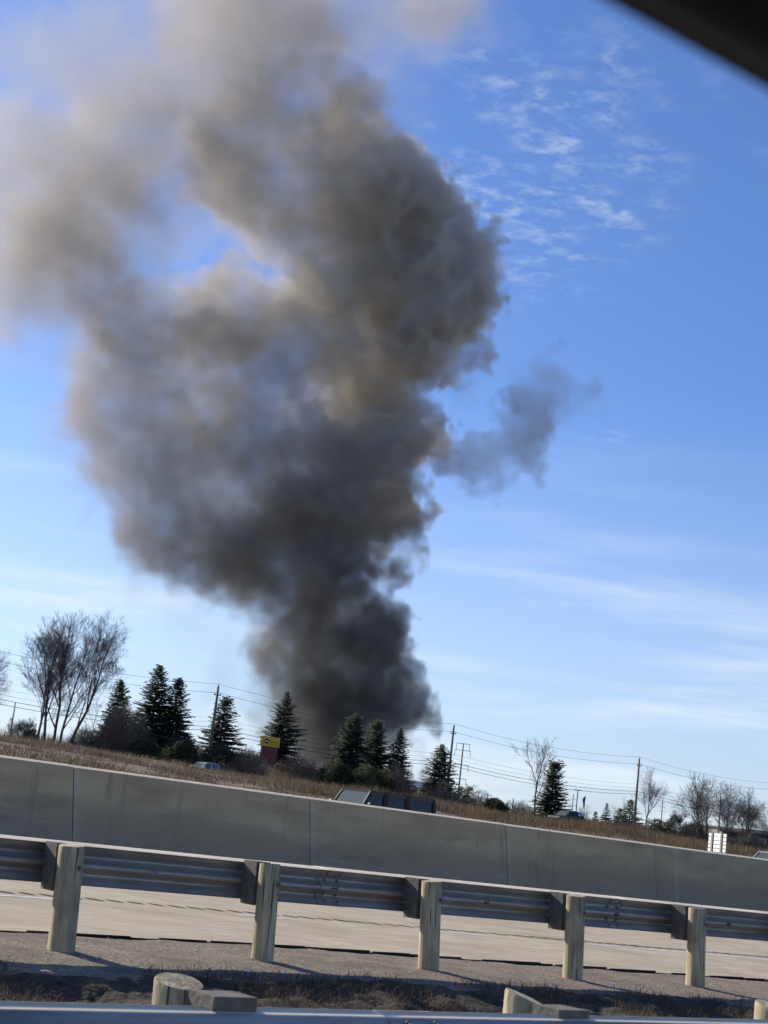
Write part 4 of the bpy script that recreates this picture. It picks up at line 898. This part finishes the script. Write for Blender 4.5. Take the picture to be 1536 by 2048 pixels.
def shrub(px0, px1, py_top, py_base, v, label, kind, seed, n=None, name=None):
    A, B = at_v(px0, py_base, v), at_v(px1, py_base, v); cu = (A[0]+B[0])/2; hw_ = abs(B[0]-A[0])/2*.85; zb = gz(cu, v)-.15; H = at_v((px0+px1)/2, py_top, v)[2]-zb
    H = max(H, .8); r = np.random.default_rng(seed); root = empty(name or ('evergreen_shrub' if kind == 'g' else 'bare_shrub'), (cu, v, zb), 0, label, 'shrub', 'evergreen shrubs on the berm' if kind == 'g' else 'leafless shrubs on the berm')
    rr = random.Random(seed); S = MB()
    for k in range(10 if kind == 'g' else 40):
        x, y = rr.uniform(-hw_, hw_), rr.uniform(-1.2, 1.2); top = H*(1-.6*(x/hw_)**2)*rr.uniform(.6, 1.0); S.tube([(x*.6, y*.6, 0), (x*.85+rr.uniform(-.2, .2), y, top*.55), (x+rr.uniform(-.3, .3), y*1.1, top)], [.03, .022, .010], 4)
    S.build('stems', 'twig', root)
    n = n or int(900*hw_*H/4+500)
    if kind == 'g':
        x = r.uniform(-hw_, hw_, n); y = r.uniform(-1.3, 1.3, n); top = H*np.sqrt(np.clip(1-(x/hw_)**2*.9, .05, 1))*(.75+.5*vnoise2(x*.9+seed, y*.9, seed)); z = top*r.uniform(0.1, 1, n)**.6
        d = r.normal(size=(n, 3)); d[:, 2] = np.abs(d[:, 2])*.6; d /= np.linalg.norm(d, axis=1)[:, None]; s_ = r.normal(size=(n, 3)); s_ = np.cross(d, s_); s_ /= np.linalg.norm(s_, axis=1)[:, None]; c = np.stack([x, y, z], -1); L = r.uniform(.15, .4, n)[:, None]
        V = np.stack([c-s_*L*.2, c+s_*L*.2, c+d*L+s_*L*.08, c+d*L-s_*L*.08], 1).reshape(-1, 3); link('foliage', np_mesh('foliage', V, np.arange(n*4).reshape(-1, 4)), 'juniper', root)
    else:
        n = int(n*1.6); x = r.uniform(-hw_, hw_, n); y = r.uniform(-1.4, 1.4, n); top = H*np.sqrt(np.clip(1-(x/hw_)**2*.9, .05, 1))*(.7+.6*vnoise2(x*.8+seed, y*.8, seed)); z = top*r.uniform(0, 1, n)
        d = np.stack([x/hw_*.8+r.normal(0, .5, n), r.normal(0, .5, n), r.uniform(.2, 1.2, n)], -1); d /= np.linalg.norm(d, axis=1)[:, None]; s_ = np.cross(d, r.normal(size=(n, 3))); s_ /= np.linalg.norm(s_, axis=1)[:, None]; c = np.stack([x*.9, y, z], -1); L = r.uniform(.3, .8, n)[:, None]
        V = np.stack([c-s_*.012, c+s_*.012, c+d*L+s_*.006, c+d*L-s_*.006], 1).reshape(-1, 3); link('twigs', np_mesh('twigs', V, np.arange(n*4).reshape(-1, 4)), 'twig2', root)
    return root
shrub(188, 290, 1418, 1505, 140, 'large grey leafless thicket in front of two spruces', 'b', 31, 7000)
shrub(140, 200, 1462, 1492, 139, 'low grey leafless thicket at the foot of the bare tree clump', 'b', 32, 2500)
shrub(255, 320, 1476, 1508, 138, 'low dark juniper under the tallest spruce', 'g', 33)
shrub(320, 395, 1478, 1510, 138, 'spreading dark juniper with a sloping top before the dark roofed building', 'g', 34, 3000)
shrub(400, 480, 1492, 1524, 140, 'dark low bushes around the foot of the plump spruce', 'g', 35)
shrub(470, 530, 1505, 1530, 137, 'grey brush beside the maroon plinth', 'b', 36)
shrub(560, 640, 1512, 1540, 139, 'brown leafless brush in front of the smoke', 'b', 37)
shrub(640, 700, 1518, 1566, 136, 'dark rounded juniper at the foot of the pale tipped spruce', 'g', 38, 3500)
shrub(690, 790, 1535, 1575, 135, 'wide low olive juniper below the row of three spruces', 'g', 39, 4000)
shrub(775, 820, 1540, 1585, 134, 'grey leafless bush beside the narrow spruce', 'b', 40, 3000)
shrub(845, 910, 1568, 1608, 133, 'grey leafless brush at the foot of the broad spruce', 'b', 41, 3000)
shrub(895, 925, 1580, 1610, 135, 'dark small juniper beside the second timber pole', 'g', 42)
shrub(972, 1008, 1601, 1626, 150, 'dark rounded bush standing alone on the skyline', 'g', 43, 2500)
shrub(925, 980, 1590, 1620, 152, 'thin leafless scrub beyond the broad spruce', 'b', 44)
shrub(1010, 1070, 1608, 1632, 150, 'thin leafless scrub under the open bare tree', 'b', 45)
shrub(1290, 1345, 1640, 1668, 140, 'dark scrub at the foot of the upright bare tree', 'g', 46, 1800)
shrub(1350, 1420, 1640, 1692, 122, 'dark brown thicket beside the slatted sign', 'b', 47, 5000)
shrub(1360, 1410, 1650, 1690, 124, 'dark evergreen bush within the brown thicket', 'g', 48, 2500)
shrub(1452, 1536, 1676, 1700, 112, 'rust brown brush in front of the fence', 'b', 49, 5000)
shrub(1215, 1290, 1645, 1665, 128, 'low brown scrub before the last timber pole', 'b', 50, 2500)

# ------------------------------------------------------------------ the camera car: driver's door frame round the open window
cc = empty('camera_car', (0, -0.2, 0), 0, 'black door frame and roof edge of the car the picture is taken from', 'car')
def strip(name, prof, x0, x1, m):
    b = MB(); n = len(prof)
    A = [(x0, y, z+zs(x0)) for y, z in prof]; B = [(x1, y, z+zs(x1)) for y, z in prof]
    for k in range(n): b.face([A[k], A[(k+1) % n], B[(k+1) % n], B[k]][::-1])
    b.face(A); b.face(B[::-1]); return b.build(name, m, cc)
zf = 1.7258
def zs(x): return .059*(x-.2)
b = MB(); b.tube([(-.55, .400, zf+.011+zs(-.55)), (1.15, .400, zf+.011+zs(1.15))], .011, 10); b.build('door_seal', 'rubber', cc)
strip('door_frame', [(.392, zf+.014), (.43, zf+.016), (.425, zf+.060), (.385, zf+.066), (.374, zf+.044), (.378, zf+.022)], -.58, 1.17, 'rubber')
strip('roof_trim', [(.352, zf+.035), (.376, zf+.030), (.382, zf+.070), (.35, zf+.085)], -.58, 1.17, 'trim')
b = MB(); b.hexa([(-1.2, -1.0, zf+.085), (1.0, -1.0, zf+.14), (1.0, .37, zf+.13), (-1.2, .37, zf+.075), (-1.2, -.95, zf+.13), (.95, -.95, zf+.18), (.95, .36, zf+.16), (-1.2, .36, zf+.11)]); b.build('roof', 'black', cc)
for a, c, nm in (((1.16, .405, zf+.08), (2.0, .47, 1.18), 'front_pillar'), ((-.56, .405, zf+.03), (-.62, .47, 1.15), 'rear_pillar')):
    b = MB(); b.bar(a, c, .09, .06); b.build(nm, 'rubber', cc)
b = MB(); b.hexa([(-.65, .40, .42), (2.0, .40, .42), (2.0, .52, .42), (-.65, .52, .42), (-.65, .43, 1.15), (2.0, .43, 1.15), (2.0, .50, 1.15), (-.65, .50, 1.15)]); b.build('door_panel', 'black', cc)
b = MB(); b.hexa([(-2.4, -1.35, .35), (2.9, -1.35, .35), (2.9, .38, .35), (-2.4, .38, .35), (-2.4, -1.35, .55), (2.9, -1.35, .55), (2.9, .38, .55), (-2.4, .38, .55)]); b.build('floor_pan', 'trim', cc)
b = MB(); b.hexa([(2.02, -1.3, .5), (3.0, -1.25, .5), (3.0, .40, .5), (2.02, .46, .5), (2.02, -1.3, 1.12), (2.95, -1.2, 1.0), (2.95, .36, 1.0), (2.02, .44, 1.12)]); b.build('bonnet', 'black', cc)
for x in (-1.7, 2.4):
    for y in (-1.3, .40): wheel(cc, x, y-.08 if y > 0 else y+.08, .36)

# ------------------------------------------------------------------ smoke
SD = 350.0                                  # the fire is a long way behind the spruces
PXM = SD/FPX*1.03
ax_r = np.array([_R0[0], _R0[1], 0]); org = EYE+FH*SD; org[2] = 0
def loc_of(x, y, dpx=0.0):
    q = at_d(x, y, SD+dpx*PXM)-org; return np.array([q@ax_r, q@FH, q[2]])
HARD = [(590, 1505, 66, .5), (660, 1500, 72, .55), (732, 1480, 40, .6), (540, 1430, 52, .5), (600, 1425, 80, .55), (700, 1415, 95, .9), (775, 1400, 50, 1), (790, 1360, 40, 1.1), (730, 1335, 76, 1.1), (650, 1335, 95, .9), (570, 1335, 66, .7), (522, 1350, 40, .5),
        (772, 1228, 45, 1), (735, 1215, 50, 1), (695, 1255, 85, 1.1), (620, 1245, 92, 1), (540, 1245, 60, .8), (690, 1165, 48, 1.1), (735, 1180, 26, 1), (620, 1155, 95, 1), (535, 1160, 80, .85), (462, 1165, 52, .55),
        (655, 1095, 68, 1.1), (832, 1138, 20, .5), (818, 1108, 30, .7), (792, 1080, 38, 1), (762, 1062, 36, 1), (800, 1020, 58, 1.1), (740, 1000, 85, 1.1), (818, 950, 55, 1.1), (830, 885, 50, 1.1), (760, 900, 95, 1.1), (788, 830, 50, 1),
        (650, 1000, 105, 1.1), (590, 1080, 95, .9), (660, 900, 105, 1), (725, 805, 85, 1), (500, 1080, 92, .85), (420, 1090, 84, .62), (340, 1085, 68, .48), (530, 980, 105, .75), (430, 990, 105, .42), (330, 1000, 88, .42), (272, 1035, 50, .38), (250, 950, 78, .36), (360, 900, 105, .42), (480, 880, 105, .7), (570, 870, 85, .9),
        (228, 850, 84, .34), (188, 780, 72, .32), (300, 780, 105, .38), (420, 770, 105, .6), (515, 770, 80, .6), (205, 690, 76, .3), (300, 670, 105, .55), (420, 650, 105, .75), (525, 680, 80, .5), (655, 700, 85, .7), (740, 700, 105, .9), (840, 680, 85, 1), (898, 620, 72, 1.1), (918, 540, 75, 1.1), (860, 560, 98, 1.1), (760, 580, 115, 1), (650, 590, 105, .85), (565, 605, 75, .6), (475, 612, 58, .5), (232, 605, 74, .42), (330, 600, 66, .5), (160, 625, 46, .22),
        (925, 470, 48, 1), (888, 420, 48, 1), (840, 420, 88, 1), (740, 450, 115, 1), (640, 470, 95, .8), (565, 485, 60, .5), (830, 350, 48, .7), (770, 340, 76, .8), (680, 350, 105, .85), (580, 370, 85, .65), (500, 395, 52, .4), (785, 285, 38, .4), (720, 260, 66, .6), (640, 260, 86, .65), (540, 290, 85, .6), (450, 320, 62, .4), (660, 165, 66, .5), (715, 185, 38, .4), (580, 180, 86, .42), (480, 220, 85, .45), (400, 230, 64, .38), (620, 90, 66, .3)]
MID = [(900, 930, 42, .32), (955, 930, 44, .26), (1010, 920, 48, .26), (1050, 900, 52, .32), (1090, 860, 46, .26), (1130, 822, 42, .22), (1168, 805, 42, .17), (1150, 772, 36, .10), (1050, 965, 38, .18), (1188, 845, 30, .10), (940, 968, 36, .12), (1078, 795, 34, .06), (930, 780, 34, .05), (900, 800, 34, .08), (838, 1545, 26, .5), (832, 1505, 20, .22), (852, 1565, 24, .5), (845, 1525, 22, .35), (420, 1290, 44, .035), (380, 1225, 52, .03), (440, 1345, 44, .045), (165, 1010, 26, .05), (500, 1390, 34, .12), (495, 1300, 30, .08), (880, 720, 36, .2)]
SOFT = [(330, 270, 90, .09), (390, 330, 55, .10), (300, 180, 110, .09), (420, 150, 100, .08), (520, 150, 90, .07), (330, 380, 60, .07), (150, 520, 130, .10), (60, 600, 105, .10), (220, 390, 110, .08), (170, 640, 85, .10), (20, 660, 75, .07), (140, 760, 60, .09), (150, 860, 60, .09), (190, 950, 60, .08), (230, 1040, 50, .07), (300, 1120, 50, .06), (900, -40, 110, .1), (820, 20, 90, .08), (110, 450, 130, .08), (30, 180, 100, .03), (430, 1250, 90, .022), (400, 1350, 80, .022), (520, 60, 120, .08), (250, 60, 110, .06), (100, 350, 150, .085), (60, 480, 120, .09), (200, 450, 105, .09), (250, 300, 150, .09), (120, 550, 100, .11), (200, 200, 120, .07), (330, 120, 150, .11), (450, 60, 150, .12), (600, 20, 150, .12), (760, 40, 110, .09), (850, 60, 80, .05), (880, 10, 90, .09), (300, 350, 90, .09), (350, 0, 120, .08), (0, 420, 90, .07), (80, 630, 60, .07), (20, 300, 110, .05), (60, 200, 80, .03), (270, 480, 76, .12), (310, 560, 50, .16), (700, -60, 150, .1), (450, -80, 150, .09), (780, 150, 70, .05), (820, 230, 50, .03), (-60, 550, 90, .06), (-70, 350, 110, .05), (480, 500, 45, .05), (300, 1150, 60, .04), (130, 720, 40, .06)]
MID += [(868, 945, 34, .3), (885, 930, 36, .3), (925, 935, 36, .28), (980, 925, 36, .26), (1030, 905, 36, .26), (1072, 875, 36, .26), (1112, 838, 34, .22), (1150, 800, 32, .18), (1205, 790, 28, .10), (1195, 820, 30, .10)]; HARD += [(505, 468, 46, .4), (480, 545, 44, .4), (525, 405, 66, .5), (450, 385, 56, .3), (470, 480, 44, .3), (470, 300, 66, .4), (340, 330, 60, .16), (300, 420, 56, .14), (330, 500, 50, .2)]; MID[:] = [q for q in MID if q[:2] not in ((1050, 965), (940, 968))]; MID += [(1180, 800, 40, .24), (1160, 840, 36, .22)]; MID[:] = [(x-.22*max(0, x-1000), y-.28*max(0, x-1000), r, d) if 1000 < x and y < 1100 else (x, y, r, d) for x, y, r, d in MID]
SOFT += [(500, 400, 70, .30), (450, 340, 70, .25), (520, 480, 50, .25), (380, 400, 80, .10), (350, 470, 70, .08), (400, 440, 90, .08), (250, 620, 100, .06), (400, 470, 60, .07), (440, 400, 60, .10), (420, 520, 40, .08), (90, 250, 140, .05), (0, 150, 120, .035), (180, 80, 130, .05), (40, 560, 110, .06), (-40, 450, 120, .06), (110, 680, 80, .06), (470, 450, 60, .16), (330, 400, 60, .14), (350, 300, 80, .10), (150, 300, 160, .08), (60, 100, 120, .05), (230, 520, 110, .08), (300, 430, 60, .05), (520, 430, 60, .06), (420, 420, 40, .03), (250, 700, 120, .05), (250, 900, 120, .04), (340, 1030, 110, .04)]
sr = np.random.default_rng(5); puffs = []
for (lst, kind) in ((HARD, 'h'), (MID, 'm'), (SOFT, 's')):
    for x, y, r, d in lst:
        c = loc_of(x, y, sr.uniform(-50, 50) if kind == 'h' else (sr.uniform(-215, -175) if kind == 'm' and x > 880 and y < 1100 else sr.uniform(-20, 20)))
        R = r*PXM*{'h': 1.46, 'm': 1.55, 's': 1.6}[kind]
        puffs.append((c, R, d*{'h': 1.0, 'm': 1.35, 's': .36}[kind], kind))
VOX = 0.51
pc = np.array([p[0] for p in puffs]); pr_ = np.array([p[1] for p in puffs])
lo = (pc-pr_[:, None]).min(0)-1.0; hi = (pc+pr_[:, None]).max(0)+1.0; lo[2] = max(lo[2], 1.0); lo[0] = max(lo[0], loc_of(-120, 600)[0]); lo[1] = max(lo[1], -34.0); hi[1] = min(hi[1], 24.0)
hi[2] = min(hi[2], loc_of(768, -120)[2]+8)
N = [int(math.ceil((hi[k]-lo[k])/VOX))+1 for k in range(3)]; hi = lo+VOX*(np.array(N)-1)
def lattice(cell, seed):
    r = np.random.default_rng(seed); L = r.random([int((N[k]-1)*VOX/cell)+3 for k in range(3)], dtype=np.float32)
    for ax in range(3):
        q = np.arange(N[ax])*VOX/cell; i = q.astype(int); w = (q-i).astype(np.float32); w = w*w*(3-2*w); sh = [1, 1, 1]; sh[ax] = -1; w = w.reshape(sh)
        L = np.take(L, i, ax)*(1-w)+np.take(L, i+1, ax)*w
    return L-.5
def noise3(parts, seed):                      # (cell size in metres, amplitude in standard deviations)
    out = np.zeros(N, np.float32)
    for k, (cell, a) in enumerate(parts): out += a*lattice(cell, seed+k)/.17
    return out
gx = [(lo[k]+VOX*np.arange(N[k])).astype(np.float32) for k in range(3)]
WARP = [(26, 1.6), (13, 1.6), (6.5, 1.15), (3.2, .85), (1.7, .5)]
WX = gx[0][:, None, None]+noise3(WARP, 1); WY = gx[1][None, :, None]+noise3(WARP[:3], 11); WZ = gx[2][None, None, :]+noise3(WARP, 21)
Fh = np.zeros(N, np.float32); Sh = np.zeros(N, np.float32); Fs = np.zeros(N, np.float32); pad = 7.5
for c, R, d, kind in puffs:
    i0 = [max(0, int((c[k]-R-pad-lo[k])/VOX)) for k in range(3)]; i1 = [min(N[k], int((c[k]+R+pad-lo[k])/VOX)+2) for k in range(3)]
    if any(a >= b for a, b in zip(i0, i1)): continue
    s_ = tuple(slice(a, b) for a, b in zip(i0, i1))
    q = 1-np.sqrt((WX[s_]-c[0])**2+(WY[s_]-c[1])**2+(WZ[s_]-c[2])**2)/R; np.clip(q, 0, 1, out=q); q *= q*(3-2*q)
    if kind == 's': Fs[s_] += q*d
    else: Sh[s_] += q; Fh[s_] += q*d
del WX, WY, WZ
# turbulence eats into the envelope, crisply on the lee (right) side, softly on the sunlit left
tb = noise3([(11, .55), (5.5, .5), (2.8, .55), (1.5, .42)], 41)
soft = np.clip((gx[0]-(-30.0))/40.0, 0, 1)[:, None, None]
Fh /= Sh+1e-4                                                          # local soot load
wd = .68-.50*soft; mask = np.clip((Sh-.05-.10*soft-(.09+.05*soft)*tb)/wd, 0, 1); mask *= mask*(3-2*mask)
Fh *= mask*np.clip(1-.20*tb, .45, 1.6); del mask, Sh
Fs *= np.clip(1+.32*noise3([(18, .8), (9, .6), (4.5, .4), (2.2, .3)], 61), .05, 2.2)
dens = (Fh*.21+Fs*.55).astype(np.float32)
del Fs, Fh, tb
zl = gx[2][None, None, :]; dens *= np.clip((zl-lo[2])/4.0, 0, 1)*np.clip((hi[2]-zl)/6.0, 0, 1)
dens[dens < .0004] = 0
ntot = N[0]*N[1]*N[2]
sme = bpy.data.meshes.new('smoke_plume'); sme.vertices.add(ntot)
at_ = sme.attributes.new('soot', 'FLOAT', 'POINT'); at_.data.foreach_set('value', np.ascontiguousarray(dens.transpose(2, 1, 0)).ravel())
sm = bpy.data.materials.new('smoke'); sm.use_nodes = True; t = sm.node_tree; t.nodes.clear()
out = t.nodes.new('ShaderNodeOutputMaterial'); pv = t.nodes.new('ShaderNodeVolumePrincipled'); t.links.new(pv.outputs[0], out.inputs['Volume'])
pv.inputs['Density'].default_value = 1.0; pv.inputs['Anisotropy'].default_value = 0.0
co = t.nodes.new('ShaderNodeTexCoord'); sx = t.nodes.new('ShaderNodeSeparateXYZ'); t.links.new(co.outputs['Object'], sx.inputs[0])
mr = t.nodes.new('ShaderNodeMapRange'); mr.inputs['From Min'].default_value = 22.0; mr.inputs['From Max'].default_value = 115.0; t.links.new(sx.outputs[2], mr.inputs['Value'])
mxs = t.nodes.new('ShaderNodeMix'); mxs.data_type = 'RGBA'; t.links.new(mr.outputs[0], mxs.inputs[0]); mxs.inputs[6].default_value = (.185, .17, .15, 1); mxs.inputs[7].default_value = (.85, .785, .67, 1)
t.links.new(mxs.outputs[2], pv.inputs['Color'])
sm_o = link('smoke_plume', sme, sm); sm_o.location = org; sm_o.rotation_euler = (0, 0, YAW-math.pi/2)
tag(sm_o, 'towering dark grey smoke plume billowing up behind the spruces', 'smoke', kind='stuff')
ng = bpy.data.node_groups.new('smoke_grid', 'GeometryNodeTree')
ng.interface.new_socket('Geometry', in_out='INPUT', socket_type='NodeSocketGeometry'); ng.interface.new_socket('Geometry', in_out='OUTPUT', socket_type='NodeSocketGeometry')
nd, L_ = ng.nodes, ng.links; gi, go = nd.new('NodeGroupInput'), nd.new('NodeGroupOutput'); vc = nd.new('GeometryNodeVolumeCube')
vc.inputs['Min'].default_value = tuple(map(float, lo)); vc.inputs['Max'].default_value = tuple(map(float, hi))
for k, s_ in zip(N, 'XYZ'): vc.inputs['Resolution '+s_].default_value = k
pos = nd.new('GeometryNodeInputPosition'); sp3 = nd.new('ShaderNodeSeparateXYZ'); L_.new(pos.outputs[0], sp3.inputs[0])
def gmth(op, a, b=None, c=None):
    q = nd.new('ShaderNodeMath'); q.operation = op
    for i, v in enumerate((a, b, c)):
        if v is None: continue
        if isinstance(v, (int, float)): q.inputs[i].default_value = float(v)
        else: L_.new(v, q.inputs[i])
    return q.outputs[0]
ii = []
for k in range(3):
    s_ = (N[k]-1)/(hi[k]-lo[k]); ii.append(gmth('MINIMUM', gmth('MAXIMUM', gmth('ROUND', gmth('MULTIPLY_ADD', sp3.outputs[k], float(s_), float(-lo[k]*s_))), 0), N[k]-1))
row = gmth('MULTIPLY_ADD', gmth('MULTIPLY_ADD', ii[2], N[1], ii[1]), N[0], ii[0])
si = nd.new('GeometryNodeSampleIndex'); si.data_type = 'FLOAT'; si.domain = 'POINT'; na = nd.new('GeometryNodeInputNamedAttribute'); na.data_type = 'FLOAT'; na.inputs['Name'].default_value = 'soot'
L_.new(gi.outputs[0], si.inputs['Geometry']); L_.new(na.outputs[0], si.inputs['Value']); L_.new(row, si.inputs['Index']); L_.new(si.outputs[0], vc.inputs['Density'])
stm = nd.new('GeometryNodeSetMaterial'); stm.inputs['Material'].default_value = sm; L_.new(vc.outputs[0], stm.inputs[0]); L_.new(stm.outputs[0], go.inputs[0])
md = sm_o.modifiers.new('smoke_grid', 'NODES'); md.node_group = ng
